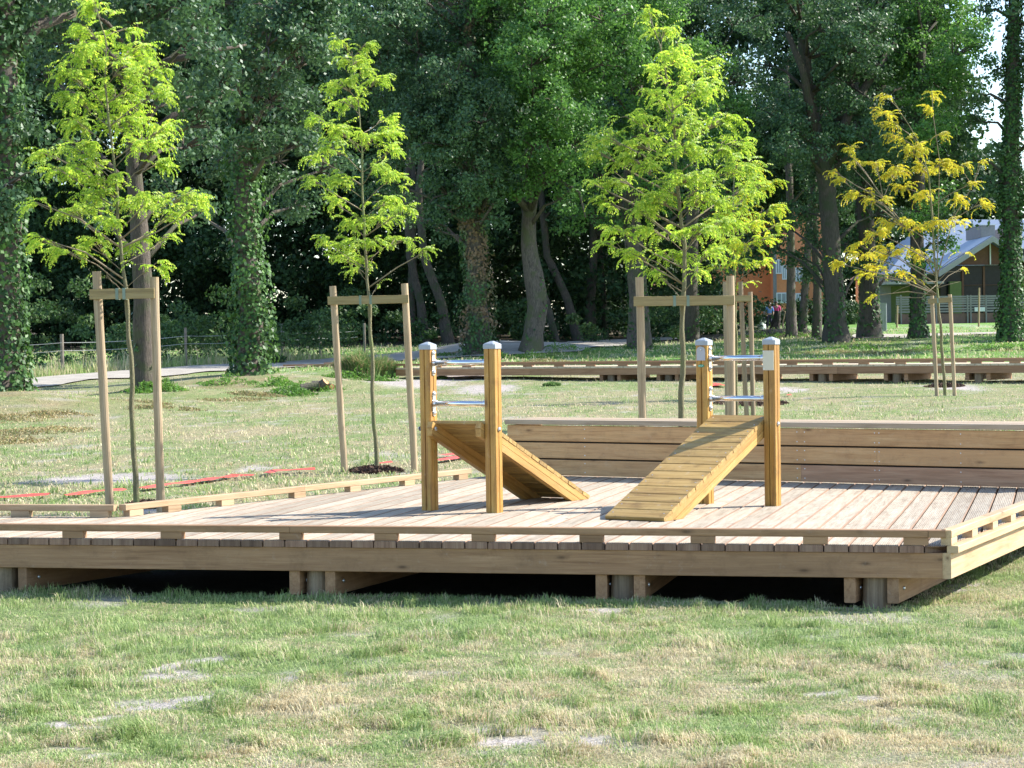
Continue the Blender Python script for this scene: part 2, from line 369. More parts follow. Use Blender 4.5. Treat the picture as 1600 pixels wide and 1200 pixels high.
# where the right edge meets the bench line
def isect(P, u, Q, v):
    d = Q-P; den = u.x*v.y-u.y*v.x; k = (d.x*v.y-d.y*v.x)/den; return P+u*k
BR = isect(A, RD, bl, BD)
BL = pz(790, 742.9, DZ); BL = bl+BD*((BL-bl).dot(BD))
sBR, tBR = st(BR+BN*.6); sR, tR = st(BR); sL, tL = st(BL+BN*.6); sl_, tl_ = st(BL)
def t_back(s):
    if s <= sB: return tB
    if s <= sC: return tB+(tC-tB)*(s-sB)/(sC-sB)
    # reach under the bench
    P0 = st(C_+BN*.05); Pa = (sC, tC); Pb = (sL, tL)
    if s <= sL: return tC+(tL-tC)*(s-sC)/(sL-sC)
    return tL+(tBR-tL)*(s-sL)/(sBR-sL)
def t_front(s):
    return 0 if s <= 0 else s*t1/s1
S_END = -9.4
G_DECK = None
# ------------------------------------------------------------------ the ground
def dist_poly(X, Y, pts):
    d = np.full(np.shape(X), 1e9)
    for (x0, y0), (x1, y1) in zip(pts[:-1], pts[1:]):
        ax, ay = x1-x0, y1-y0; k = np.clip(((X-x0)*ax+(Y-y0)*ay)/(ax*ax+ay*ay), 0, 1)
        d = np.minimum(d, np.hypot(X-x0-k*ax, Y-y0-k*ay))
    return d
PATH_PX = [(-60, 607), (60, 596), (200, 585), (350, 575), (450, 571), (520, 567), (620, 560), (700, 554), (860, 541), (940, 534.5), (1050, 528)]
PATH = [gpt(*q) for q in PATH_PX]
PATH2 = [gpt(*q) for q in [(1330, 529), (1400, 525), (1480, 523), (1560, 521), (1680, 519)]]
BAREPX = [(270, 1046, 75, 9), (480, 1064, 40, 7), (870, 1152, 150, 10), (10, 1048, 30, 6), (1580, 1036, 90, 16), (1300, 1080, 50, 8), (120, 1135, 60, 9), (100, 1175, 60, 6),
          (250, 1105, 90, 10), (330, 1180, 60, 7), (180, 748, 150, 9), (400, 733, 50, 5), (1130, 920, 0, 0), (640, 600, 90, 8), (760, 607, 60, 8), (1230, 608, 40, 4), (1495, 605, 40, 5),
          (1510, 915, 25, 5), (1350, 948, 60, 5), (950, 955, 50, 5), (540, 1110, 60, 6), (720, 590, 80, 6), (470, 610, 60, 3), (230, 798, 70, 6)]
BARE = []
for x, y, rx, ry in BAREPX:
    if rx:
        p = gpt(x, y); q = gpt(x, y-ry); BARE.append((p.x, p.y, rx*p.y/FPX, max(.12, q.y-p.y)))
def bareness(X, Y):
    b = np.zeros(np.shape(X))
    wx = X+(fbm(X*5, Y*5, 40)-.5)*.8; wy = Y+(fbm(X*5, Y*5, 50)-.5)*.8
    for bx, by, ax, ay in BARE: b = np.maximum(b, 1-sstep(.55, 1.05, np.hypot((wx-bx)/ax, (wy-by)/ay)))
    spot = sstep(.62, .78, fbm(X*2.3, Y*2.3, 70, 3))*.55
    return np.clip(np.maximum(b, spot), 0, 1)
def dryness(X, Y):
    d = fbm(X*.55, Y*.35, 21, 3)*.6+fbm(X*2.6, Y*1.4, 33, 3)*.55
    near = 1-sstep(11.2, 12.6, Y)*0
    d = np.clip(.45+.04*sstep(15, 22, Y)+(fbm(X*.5, Y*.35, 21, 3)-.5)*.8+(fbm(X*2.2, Y*1.1, 33, 3)-.5)*1.2+(fbm(X*7, Y*5, 35, 2)-.5)*1.0, .1, .92)
    # greener band right before the deck and along the path
    d = d*(1-.4*np.exp(-((Y-12.6-.25*(-X))/.9)**2))
    return d
def in_platform(X, Y):
    s = (X-A.x)*E_.x+(Y-A.y)*E_.y; t_ = (X-A.x)*D_.x+(Y-A.y)*D_.y
    tb = np.interp(s, [S_END, sB, sC, sL, sBR], [tB, tB, tC, tL, tBR]); tf = np.where(s > 0, s*t1/s1, 0)
    dr = -((X-A.x)*RD.y-(Y-A.y)*RD.x)          # distance inside the slanting right edge
    return (t_ > .16) & (dr > .34) & (t_ < tb-.05) & (s > S_END) & (s < sBR)
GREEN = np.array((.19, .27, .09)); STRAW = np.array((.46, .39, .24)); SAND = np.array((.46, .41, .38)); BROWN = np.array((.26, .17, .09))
def ground_colour(X, Y):
    d = dryness(X, Y)[..., None]; b = bareness(X, Y)[..., None]
    c = GREEN*.9*(1-d)+STRAW*.75*d
    far = sstep(56, 66, Y)[..., None]; c = c*(1-far)+np.array((.14, .27, .05))*far*(.8+.6*fbm(X*.4, Y*.3, 5)[..., None])
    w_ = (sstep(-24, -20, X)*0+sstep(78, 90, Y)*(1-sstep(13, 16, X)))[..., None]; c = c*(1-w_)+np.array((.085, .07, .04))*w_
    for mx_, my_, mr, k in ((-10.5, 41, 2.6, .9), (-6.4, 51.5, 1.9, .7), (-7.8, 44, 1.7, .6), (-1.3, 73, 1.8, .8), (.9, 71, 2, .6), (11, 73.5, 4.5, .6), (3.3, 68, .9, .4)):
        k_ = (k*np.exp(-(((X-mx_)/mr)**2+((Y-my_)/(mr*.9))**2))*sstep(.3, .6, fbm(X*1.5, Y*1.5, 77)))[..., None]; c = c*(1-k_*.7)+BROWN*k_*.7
    c = c*(1-b)+SAND*b
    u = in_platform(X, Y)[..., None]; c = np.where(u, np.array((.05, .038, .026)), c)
    return c
def axis(segs):
    o = []
    for a, b, s in segs: o += list(np.arange(a, b, s))
    return np.array(o+[segs[-1][1]])
gx = axis([(-400, -60, 20), (-60, -16, 2), (-16, -7, .5), (-7, 7, .14), (7, 20, .5), (20, 60, 2), (60, 400, 20)])
gy = axis([(-60, 4, 4), (4, 8, .5), (8, 22, .12), (22, 60, .35), (60, 110, 1), (110, 200, 5), (200, 600, 40)])
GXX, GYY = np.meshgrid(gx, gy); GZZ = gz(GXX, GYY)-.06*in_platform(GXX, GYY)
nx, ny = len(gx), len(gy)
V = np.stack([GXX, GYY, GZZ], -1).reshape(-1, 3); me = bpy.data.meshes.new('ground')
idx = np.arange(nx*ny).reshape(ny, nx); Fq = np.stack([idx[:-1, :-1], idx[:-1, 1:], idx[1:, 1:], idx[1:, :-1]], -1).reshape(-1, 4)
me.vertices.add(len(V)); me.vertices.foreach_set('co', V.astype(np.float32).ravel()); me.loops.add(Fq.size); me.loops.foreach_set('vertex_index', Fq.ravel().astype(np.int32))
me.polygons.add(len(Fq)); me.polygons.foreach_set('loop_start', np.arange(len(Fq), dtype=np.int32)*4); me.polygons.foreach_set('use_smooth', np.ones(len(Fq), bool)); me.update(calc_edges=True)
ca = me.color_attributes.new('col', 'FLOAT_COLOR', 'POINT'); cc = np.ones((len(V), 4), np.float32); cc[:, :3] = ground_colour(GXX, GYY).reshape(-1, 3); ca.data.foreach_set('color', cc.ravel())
me.materials.append(M['ground']); o = bpy.data.objects.new('ground', me); COL.objects.link(o); tag(o, kind='structure')

def ribbon(name, pts, wid, mat, lift=.02, step=.6, kind='structure', ragged=.25):
    L = [Vector((p.x, p.y, 0)) for p in pts]; q = []
    for a, b in zip(L[:-1], L[1:]):
        n = max(1, int((b-a).length/step))
        q += [a.lerp(b, i/n) for i in range(n)]
    q.append(L[-1]); v = []; K = 6
    for i, p in enumerate(q):
        t_ = (q[min(i+1, len(q)-1)]-q[max(0, i-1)]).normalized(); nn = Vector((-t_.y, t_.x, 0))
        for k in range(K+1):
            r = (k/K-.5)*wid*(1+ragged*(float(noise(i*.45, 7 if k < K/2 else 3, 8))-.5)*2); u = p+nn*r
            v.append((u.x, u.y, float(gz(u.x, u.y))+lift))
    f = [(i*(K+1)+k, i*(K+1)+k+1, (i+1)*(K+1)+k+1, (i+1)*(K+1)+k) for i in range(len(q)-1) for k in range(K)]
    return MB().add(v, f).build(name, mat, smooth=True)
tag(ribbon('path', PATH, 3.3, M['gravel'], .035), kind='structure')
tag(ribbon('path', PATH2, 3.0, M['gravel'], .035), kind='structure')

# ------------------------------------------------------------------ the timber platform
plat = thing('timber_platform', (A.x-2, A.y+2, 0), 'low pale timber deck with kerb rails carrying the two climbing ramps', 'deck')
def deck_box(mb_args, name, mat, parent, z=0, M0=MDK, bev=.003):
    """box in (s,t,z) deck axes with its own centred origin so the grain runs true"""
    s0, s1_, t0, t1_, z0, z1 = mb_args; c = Vector(((s0+s1_)/2, (t0+t1_)/2, (z0+z1)/2))
    mb = MB().box(s0-c.x, s1_-c.x, t0-c.y, t1_-c.y, z0-c.z, z1-c.z, 0, bev)
    return mb.build(name, mat, parent, M0 @ Matrix.Translation(c))
PW = .1485; s = sBR; k = 0
while s > S_END:
    hi = s; lo = s-PW+.008; off = []
    # grooved top profile
    ng = 10; zs = []; xs = []
    for g in range(ng+1):
        a = lo+(hi-lo)*g/(ng+1); b = lo+(hi-lo)*(g+1)/(ng+1)
        e = .0022
        xs += [a+e, b-e] if 0 < g < ng else ([a, a+.006, b-e] if g == 0 else [a+e, b-.006, b]); zs += [0, 0] if 0 < g < ng else ([-.010, 0, 0] if g == 0 else [0, 0, -.010])
        if g < ng: xs += [b-e+.0008, b+e-.0008]; zs += [-.004, -.004]
    c = (lo+hi)/2; rnd = random.uniform(-.004, .004); v = []
    tm = (t_front(c)+t_back(c))/2
    for x, z in zip(xs, zs): v.append((x-c, t_front(x)-.012+rnd-tm, DZ+z))
    v += [(hi-c, t_front(hi)-.012+rnd-tm, DZ-.043), (lo-c, t_front(lo)-.012+rnd-tm, DZ-.043)]
    n = len(v)
    for x, z in zip(xs, zs): v.append((x-c, t_back(x)-tm, DZ+z))
    v += [(hi-c, t_back(hi)-tm, DZ-.043), (lo-c, t_back(lo)-tm, DZ-.043)]
    f = [(i, (i+1) % n, n+(i+1) % n, n+i) for i in range(n)]+[tuple(range(n))[::-1], tuple(range(n, 2*n))]
    if t_back(c)-t_front(c) > .15:
        mb = MB().add(v, f); nx_ = len(xs); mb.m = [1 if i in (0, nx_-2, nx_-1, nx_+1) else 0 for i in range(n)]+[2, 0]
        tj = .03
        while tj < t_back(c)-.05:
            if tj > t_front(c)+.03:
                for xx in (lo-c+.034, hi-c-.034): mb.dome((xx+random.uniform(-.003, .003), tj-tm+random.uniform(-.006, .006), DZ-.0006), (0, 0, 1), .0055, .0012, 6, 3)
            tj += .62
        mb.build('deck_board', [M['deck'], M['deckside'], M['endgrain'], M['fencepost']], plat, MDK @ Matrix.Translation((c, tm, 0)))
    s -= PW
# fascia beams
joints = [S_END, -7.1, -.02]
for a, b in zip(joints[:-1], joints[1:]): deck_box((a+.002, b-.002, 0, .055, DZ-.197, DZ-.0445), 'fascia_beam', M['beam'], plat)
RANG = math.atan2(RD.y, RD.x); MR = Matrix.Translation(A) @ Matrix.Rotation(RANG, 4, 'Z'); MR.translation.z = 0
LR = (BR-A).length
deck_box((.0, LR+.65, -.06+.03, .025, DZ-.197, DZ-.0445), 'fascia_beam', M['rail'], plat, M0=MR)
# fascia at the back, which closes the space beneath
def edge_frame(P, Q):
    u = (Q-P); L = u.length; m_ = Matrix.Translation((P.x, P.y, 0)) @ Matrix.Rotation(math.atan2(u.y, u.x), 4, 'Z'); return m_, L
mB, LB = edge_frame(B_, C_)
mW, LW = edge_frame(A+E_*S_END+D_*tB, B_)
deck_box((0, LB, -.06, -.01, .03, DZ-.0445), 'fascia_beam', M['rail'], plat, M0=mB)
deck_box((0, LW-.06, -.06, -.01, .03, DZ-.0445), 'fascia_beam', M['rail'], plat, M0=mW)
mX, LX = edge_frame(BL+BN*.55, BR+BN*.55)
deck_box((0, LX, -.06, -.01, .03, DZ-.0445), 'fascia_beam', M['beam'], plat, M0=mX)
# kerb rails on spacer blocks
def rails(M0, spans, blocks, y0, y1, mat, seg='edge_rail'):
    for a, b in spans: deck_box((a, b, y0, y1, DZ+.046, DZ+.091), seg, mat, plat, M0=M0, bev=.004)
    for b in blocks: deck_box((b-.0725, b+.0725, y0+.002, y1-.004, DZ+.0005, DZ+.0455), 'spacer_block', mat, plat, M0=M0, bev=.002)
fs = lambda x: st(pz(x, 842+x*.0082, DZ))[0]
rails(MDK, [(S_END, fs(-620)-.002), (fs(-620), fs(447)-.002), (fs(447), fs(1449)), ], [fs(x) for x in (-1180, -1025, -870, -715, -560, -405, -235, -60, 105, 260, 447, 597, 750, 920, 1095, 1272, 1430)], -.008, .062, M['beam'])
rails(MDK, [(fs(1449)+.003, -.002)], [], -.008, .062, M['beam'])
rails(MR, [(.0, 1.05), (1.053, 2.4), (2.403, LR-.1)], [.075, .62, 1.2, 1.75, 2.3, 2.9, 3.5, LR-.2], -.035, .035, M['rail'])
deck_box((.0, LR, -.034, .034, DZ-.043, DZ-.0005), 'edge_board', M['rail'], plat, M0=MR @ Matrix.Translation((0, -.04, .0)))
def along(m0, xs, line):
    inv = m0.inverted(); return [(inv @ pz(x, line(x), DZ)).x for x in xs]
rails(mB, [(.0, 2.1), (2.102, LB-.25)], along(mB, (202, 262, 345, 458, 545, 630, 714), lambda x: 807.5-(x-185)*.1106), -.075, -.005, M['rail'])
rails(mW, [(.0, 2.2), (2.203, LW-.003)], [LW-.12, LW-.75, LW-1.4, LW-2.1, LW-2.8, LW-3.5], -.075, -.005, M['rail'])
# supports: round log with a joist on each side
def support(xpx, left, right, jdir, jl=1.6, jr=1.6):
    s0 = fs(xpx); g = float(gz(*(A+E_*s0).xy)); 
    P = A+E_*s0+D_*.12
    mb = MB(); mb.tube([(P.x, P.y, g-.15), (P.x, P.y, g+.02), (P.x+.004, P.y, DZ-.198)], [.09, .085, .08], 16)
    mb.build('support_post', M['stakeg'], plat, smooth=False)
    for x, ln, an in ((left, jl, jdir[0]), (right, jr, jdir[1])):
        ss = fs(x); Q = A+E_*ss+D_*.02; ang = ANG+math.pi/2-an; Q.z = 0
        m0 = Matrix.Translation((Q.x, Q.y, 0)) @ Matrix.Rotation(ang, 4, 'Z')
        deck_box((0, ln, -.035, .035, DZ-.35, DZ-.1985), 'joist', M['beam'], plat, M0=m0, bev=.004)
        b = MB().dome(m0 @ Vector((.12, -.0365, DZ-.27)), m0.to_3x3() @ Vector((0, -1, 0)), .013, .01); b.build('bolt', M['galv'], plat)
M['stakeg'] = wood('support_log', (.15, .105, .065), (.25, .18, .115), (.31, .24, .16), axis=2, wear=.4)
support(-500, -530, -465, (R(14), R(14)))
support(-15, -58, 22, (R(14), R(15)))
support(482, 451, 507, (R(2), R(7)))
support(965, 934, 994, (R(-3), R(-1)))
support(1365, 1325, 1393, (R(9), R(9.5)), 1.6, 1.6)

# ------------------------------------------------------------------ the long box bench at the back of the platform
LBn = (BR-BL).length-.12
MBN = Matrix.Translation((BL.x, BL.y, DZ)) @ Matrix.Rotation(BANG, 4, 'Z')
bench = thing('box_bench', (BL.x, BL.y, DZ), 'long boxed timber bench with three-board front along the rear of the deck', 'bench', rz=BANG)
def bench_box(a, b, y0, y1, z0, z1, name, mat, screws=(), bev=.003, label=None):
    c = Vector(((a+b)/2, (y0+y1)/2, (z0+z1)/2)); mb = MB().box(a-c.x, b-c.x, y0-c.y, y1-c.y, z0-c.z, z1-c.z, 0, bev)
    for x, z in screws: mb.dome((x-c.x, y0-c.y-.0002, z-c.z), (0, -1, 0), .006, .0015, 6, 1)
    o = mb.build(name, [mat, M['galv']], bench, MBN @ Matrix.Translation(c)); return o
def bx_at(x, y): q = MBN.inverted() @ pz(x, y, DZ); return q.x
J1 = bx_at(1250, 755); J2 = bx_at(1370, 758); J0 = bx_at(912, 746); J3 = bx_at(1498, 762)
for r, (z0, z1) in enumerate(((.012, .152), (.166, .306), (.320, .462))):
    cuts = [0, J1 if r != 2 else J2, LBn] if r != 1 else [0, J2, LBn]
    for a, b in zip(cuts[:-1], cuts[1:]):
        sc_ = [(x, z) for x in (J0, J1-.03, J1+.03, J2, J3) if a < x < b for z in (z0+.03, z1-.03)]
        pass
M['bench_red'] = wood('reddish_bench_wood', (.34, .18, .10), (.50, .28, .16), (.58, .36, .22), axis=0, randv=.1)
for r, (z0, z1) in enumerate(((.012, .152), (.166, .306), (.320, .462))):
    cuts = [0, J1, LBn] if r == 0 else ([0, J2, LBn] if r == 1 else [0, J1-.9, LBn])
    for a, b in zip(cuts[:-1], cuts[1:]):
        sc_ = [(x, z) for x in (J0, J1-.035, J1+.035, J2-.02, J2+.02, J3) if a < x < b for z in (z0+.03, z1-.03)]
        bench_box(a+.001, b-.001, 0, .028, z0, z1, 'front_board', M['bench_red'] if (r == 0 and a > 1) else M['bench'], sc_)
    bench_box(0, LBn, .03, .034, z1+.0005, z1+.0135, 'dark_gap', M['dark'], bev=0) if r < 2 else None
bench_box(.01, LBn-.01, .034, .09, .012, .46, 'inner_frame', M['beam'], bev=0)
for i in range(4): bench_box(-.015, LBn+.015, -.018+i*.1475, -.018+i*.1475+.1435, .470, .514, 'seat_board', M['benchtop'], bev=.004)
bench_box(0.002, .03, .03, .55, .012, .462, 'end_panel', M['bench']); bench_box(LBn-.03, LBn-.002, .03, .55, .012, .462, 'end_panel', M['bench'])

# ------------------------------------------------------------------ the two ramps between their posts
def climbing_frame(P, spacing, ang, label, sgn, plates=False, L=1.4, jit=0):
    """local x from the left post to the right one; the ramp falls away along sgn*y"""
    F = Matrix.Translation((P.x, P.y, DZ)) @ Matrix.Rotation(ang, 4, 'Z')
    th = thing('climbing_ramp', (P.x, P.y, DZ), label, 'play equipment', rz=ang)
    h = .0475; H = 1.205
    for i, x in enumerate((0, spacing)):
        g = .0045; e = .008
        side = [(-h+e, -h), (-g, -h), (0, -h+.02), (g, -h), (h-e, -h)]
        sec = []
        for q in range(4):
            ca, sa = math.cos(q*math.pi/2), math.sin(q*math.pi/2); sec += [(a*ca-b*sa, a*sa+b*ca) for a, b in side]
        n = len(sec); v = [(a, b, z) for z in (0, H) for a, b in sec]
        mb = MB().add(v, [(k, (k+1) % n, n+(k+1) % n, n+k) for k in range(n)]+[tuple(range(n))[::-1], tuple(range(n, 2*n))])
        o = mb.build('post', M['amber'], th, F @ Matrix.Translation((x, 0, 0)))
        c = .053; r = .012; v = []
        for z, cc in ((H-.016, c), (H+.016, c), (H+.023, c-.008)):
            q = cc-r; v += [(-q, -cc, z), (q, -cc, z), (cc, -q, z), (cc, q, z), (q, cc, z), (-q, cc, z), (-cc, q, z), (-cc, -q, z)]
        v += [(-.008, -.008, H+.040), (.008, -.008, H+.040), (.008, .008, H+.040), (-.008, .008, H+.040)]
        f = [(j*8+k, j*8+(k+1) % 8, (j+1)*8+(k+1) % 8, (j+1)*8+k) for j in range(2) for k in range(8)]
        T = 24; B2 = 16
        f += [(B2, B2+1, T+1, T), (B2+1, B2+2, T+1), (B2+2, B2+3, T+2, T+1), (B2+3, B2+4, T+2), (B2+4, B2+5, T+3, T+2), (B2+5, B2+6, T+3), (B2+6, B2+7, T, T+3), (B2+7, B2, T), (T, T+1, T+2, T+3), tuple(range(8))[::-1]]
        MB().add(v, f).build('post_cap', M['cap'], o, F @ Matrix.Translation((x, 0, 0)))
        if plates and i == 0:
            mb = MB(); pr = [(-.036, 1.075), (.036, 1.075), (.036, 1.15)]+[(.036*math.cos(a), 1.15+.03*math.sin(a)) for a in np.linspace(.3, math.pi-.3, 7)]+[(-.036, 1.15)]
            mb.prism(pr, -h-.004, -h-.0005)
            mb.build('plate', M['plate'], o, F @ Matrix.Translation((x, 0, 0)))
            MB().dome((0, -h-.004, 1.155), (0, -1, 0), .008, .005).build('plate_screw', M['galv'], o, F)
            v = [(.027*math.cos(a), -h-.003, 1.035+.011*math.sin(a)) for a in np.linspace(0, 2*math.pi, 20, endpoint=False)]
            mb = MB().prism([(.027*math.cos(a), 1.035+.011*math.sin(a)) for a in np.linspace(0, 2*math.pi, 20, endpoint=False)], -h-.003, -h-.0005)
            for k in range(4): mb.box(-.018+k*.009, -.013+k*.009, -h-.0042, -h-.003, 1.030+(k % 2)*.002, 1.040-(k % 3)*.002, 1)
            mb.build('badge', [M['green_badge'], M['pale_badge']], o, F)
        if plates and i == 1:
            mb = MB().box(-.044, .044, -h-.003, -h-.0005, 1.0, 1.145)
            for a in (-.036, .036):
                for z in (1.008, 1.137): mb.dome((a, -h-.003, z), (0, -1, 0), .005, .002, 8, 1)
            mb.build('plate', [M['cream'], M['galv']], o, F @ Matrix.Translation((x, 0, 0)))
    # bars with their flanges
    for z in (1.09, .79):
        mb = MB().tube([(h+.004, 0, z), (spacing-h-.004, 0, z)], .0205, 20)
        o = mb.build('bar', M['chrome'], th, F, smooth=True)
        for x, nx_ in ((h, 1), (spacing-h, -1)):
            mb = MB(); pl = []
            for a in np.linspace(0, math.pi, 8): pl.append((.019*math.cos(a), z+.075+.019*math.sin(a)))
            for a in np.linspace(math.pi, 2*math.pi, 8): pl.append((.019*math.cos(a), z-.075+.019*math.sin(a)))
            n = len(pl); v = [(x+nx_*.0005, p, q) for p, q in pl]+[(x+nx_*.006, p, q) for p, q in pl]
            mb.add(v, [tuple(range(n)), tuple(range(2*n-1, n-1, -1))]+[(i, (i+1) % n, n+(i+1) % n, n+i) for i in range(n)])
            for dz in (-.07, .07): mb.dome((x+nx_*.006, 0, z+dz), (nx_, 0, 0), .016, .012, 12)
            mb.tube([(x+nx_*.006, 0, z), (x+nx_*.03, 0, z)], .025, 16)
            mb.build('flange', M['galv'], o, F)
    # ramp
    zt = .655; a = math.atan2(zt-.02, L); SL = math.hypot(L, zt-.02); wr = (spacing-2*h)/2-.002; xc = spacing/2
    if sgn < 0: RM = F @ Matrix.Translation((xc, -.0, zt)) @ Matrix.Rotation(-math.pi/2, 4, 'Z') @ Matrix.Rotation(a, 4, 'Y')
    else: RM = F @ Matrix.Translation((xc, .0, zt)) @ Matrix.Rotation(math.pi/2, 4, 'Z') @ Matrix.Rotation(a, 4, 'Y')
    dep = .125; ta = math.tan(a)
    zl = (zt)/math.cos(a)
    # stringers: two boards deep, cut level with the deck at the foot (local z down to the plane world z = deck)
    def xcut(z): return (zt*math.cos(0)+z*math.cos(a))/math.sin(a)      # local x where the world height is the deck top
    for y0, y1 in ((-wr, -wr+.045), (wr-.045, wr)):
        for z0, z1 in ((-.0755, -.029), (-.128, -.0785)):
            MB().prism([(-.075 if z0 > -.08 else -.068, z1), (xcut(z1)-.004, z1), (xcut(z0)-.004, z0), (-.072 if z0 > -.08 else -.04, z0)], y0, y1).build('stringer', M['amberx'], th, RM)
    n = 14; pitch = (SL+.02)/n
    for k in range(n):
        x0 = -.03+k*pitch; x1 = x0+pitch-.007; mb = MB(); j = random.uniform(-.002, .002)
        mb.box(-(x1-x0)/2, (x1-x0)/2, -wr-.003+j, wr+.003+j, -.028, 0, 0, .004)
        for yy in (-wr+.03, wr-.03): mb.dome((random.uniform(-.015, .015), yy, -.0005), (0, 0, 1), .006, .002, 8, 1)
        mb.build('slat', [M['ambery'], M['galv']], th, RM @ Matrix.Translation(((x0+x1)/2, 0, 0)))
    for x, nn in ((spacing+h, 1), (-h, -1), (h+.046, 1)):
        MB().dome((x+nn*.001, -sgn*(.0 if abs(x) > h+.02 and x != h+.046 else .045), zt-.05), (nn, 0, 0), .017, .012, 14).build('bolt', M['galv'], th, F)
    return th
P1 = pz(664.7, 797.9, DZ); P3 = pz(1097, 787.5, DZ); hb = Vector((0, 0, 0))
shift = (D_*0+Vector((.557, .83, 0)))*.06
climbing_frame(P1+shift, .575, BANG, 'left amber pine ramp, between capped posts, falling away, its underside towards the camera', 1, L=1.42)
climbing_frame(P3+shift, .56, BANG, 'amber pine ramp of cross slats descending towards the camera, cream plate on its right post', -1, True, L=1.57)

# ------------------------------------------------------------------ the far boardwalk
ZW = 1.0
Wl = pz(618, 569, ZW); Wr = pz(1600, 561, ZW); mWk, LWk = edge_frame(Wl, Wr)
walk = thing('boardwalk', (Wl.x, Wl.y, float(gz(Wl.x, Wl.y))), 'long low timber boardwalk with kerb rails crossing the lawn behind the deck', 'boardwalk')
WT = ZW-.091; LE = LWk+1.2
def wbox(a, b, y0, y1, z0, z1, name, mat): return deck_box((a, b, y0, y1, z0, z1), name, mat, walk, M0=mWk, bev=0)
nb = int(LE/.18)
for k in range(min(nb, 99)): wbox(k*.18+.003, k*.18+.172, -.01, 1.75, WT-.045, WT, 'deck_board', M['fardeck'])
for y0, y1 in ((-.008, .062), (1.68, 1.75)):
    cuts = [0, 4.3, 8.6, 12.1, LE]
    for a, b in zip(cuts[:-1], cuts[1:]): wbox(a+.002, b-.002, y0, y1, WT+.046, ZW+.01, 'edge_rail', M['farwood'])
    x = .35
    while x < LE: wbox(x-.12, x+.12, y0+.002, y1-.004, WT+.0005, WT+.0455, 'spacer_block', M['farwood']); x += .87
for y0 in (0, 1.69):
    cuts = [0, 3.9, 7.9, 11.9, LE]
    for a, b in zip(cuts[:-1], cuts[1:]): wbox(a+.002, b-.002, y0, y0+.055, WT-.21, WT-.0455, 'fascia_beam', M['farwood'])
invW = mWk.inverted()
for x in (835, 920, 1035, 1152, 1268, 1397, 1522, 1640):
    q = (invW @ pz(x, 588, .75)).x
    for dx in (-.24, .24): wbox(q+dx-.045, q+dx+.045, .06, 1.68, WT-.37, WT-.211, 'joist', M['farwood'])
    P = mWk @ Vector((q, .15, 0)); mb = MB().tube([(P.x, P.y, float(gz(P.x, P.y))-.1), (P.x, P.y, WT-.211)], .1, 10); mb.build('support_post', M['stakeg'], walk)
# low edging boards left of it
el = gpt(442, 574.5); er = gpt(585, 572.5); mE, LEd = edge_frame(el, er); edg = thing('timber_edging', tuple(el), 'low reddish timber edging boards on the grass beside the gravel path', 'edging')
zE = float(gz(el.x, el.y))
for a, b, y in ((0, LEd, 0), (.9, LEd, 1.5)):
    deck_box((a, b, y, y+.07, zE-.05+y*.02, zE+.09+y*.02), 'edge_rail', M['farwood'], edg, M0=mE, bev=0)

# ------------------------------------------------------------------ leaves
def rand_unit(n):
    v = rng.normal(size=(n, 3)); return v/np.linalg.norm(v, axis=1, keepdims=True)
def leaf_quads(C, L, Wd, droop=0, nbias=None, bias=.5):
    """rhombic leaves; C (n,3)"""
    n = len(C); a = rand_unit(n); a[:, 2] -= droop
    if nbias is not None:
        nn = rand_unit(n)*(1-bias)+nbias*bias; nn /= np.linalg.norm(nn, axis=1, keepdims=True)+1e-9
        a = a-nn*np.sum(a*nn, 1, keepdims=True); a /= np.linalg.norm(a, axis=1, keepdims=True)+1e-9; b = np.cross(nn, a)
    else:
        a /= np.linalg.norm(a, axis=1, keepdims=True); b = np.cross(a, rand_unit(n)); b /= np.linalg.norm(b, axis=1, keepdims=True)+1e-9
    l = (L*rng.uniform(.6, 1.25, n))[:, None]/2; w_ = (Wd*rng.uniform(.7, 1.2, n))[:, None]/2
    return np.stack([C-a*l, C-a*l*.1+b*w_, C+a*l, C-a*l*.1-b*w_], 1).reshape(-1, 3)
def blob_leaves(c, r, dens=1.0, leaf=.11, clump=.42):
    """a mass of leafy sub-clumps spread through an uneven ellipsoid"""
    rx, ry, rz = r; nc = max(4, int(9*dens*(rx*rz+rx*ry+ry*rz)/3/clump**2*.42)); out = []; nb_ = []
    d = rand_unit(nc); rad = rng.uniform(.35, 1.0, nc)**.6
    cc = np.array(c)+d*rad[:, None]*np.array(r)*(.8+.4*rng.random(nc))[:, None]
    for i in range(nc):
        cr = clump*rng.uniform(.55, 1.3); n = int(.7*4.0*cr*cr/(leaf*leaf*.5)*rng.uniform(.6, 1.2))
        if n < 3: continue
        q = rand_unit(n)*(rng.random((n, 1))**.45)*np.array((cr, cr, cr*.62)); out.append(cc[i]+q)
        nb_.append(np.tile(d[i]+np.array((0, 0, .6)), (n, 1))+q/cr)
    P = np.concatenate(out); nbv = np.concatenate(nb_); nbv /= np.linalg.norm(nbv, axis=1, keepdims=True)+1e-9
    return leaf_quads(P, leaf*1.25, leaf*.72, .15, nbv, .45), cc

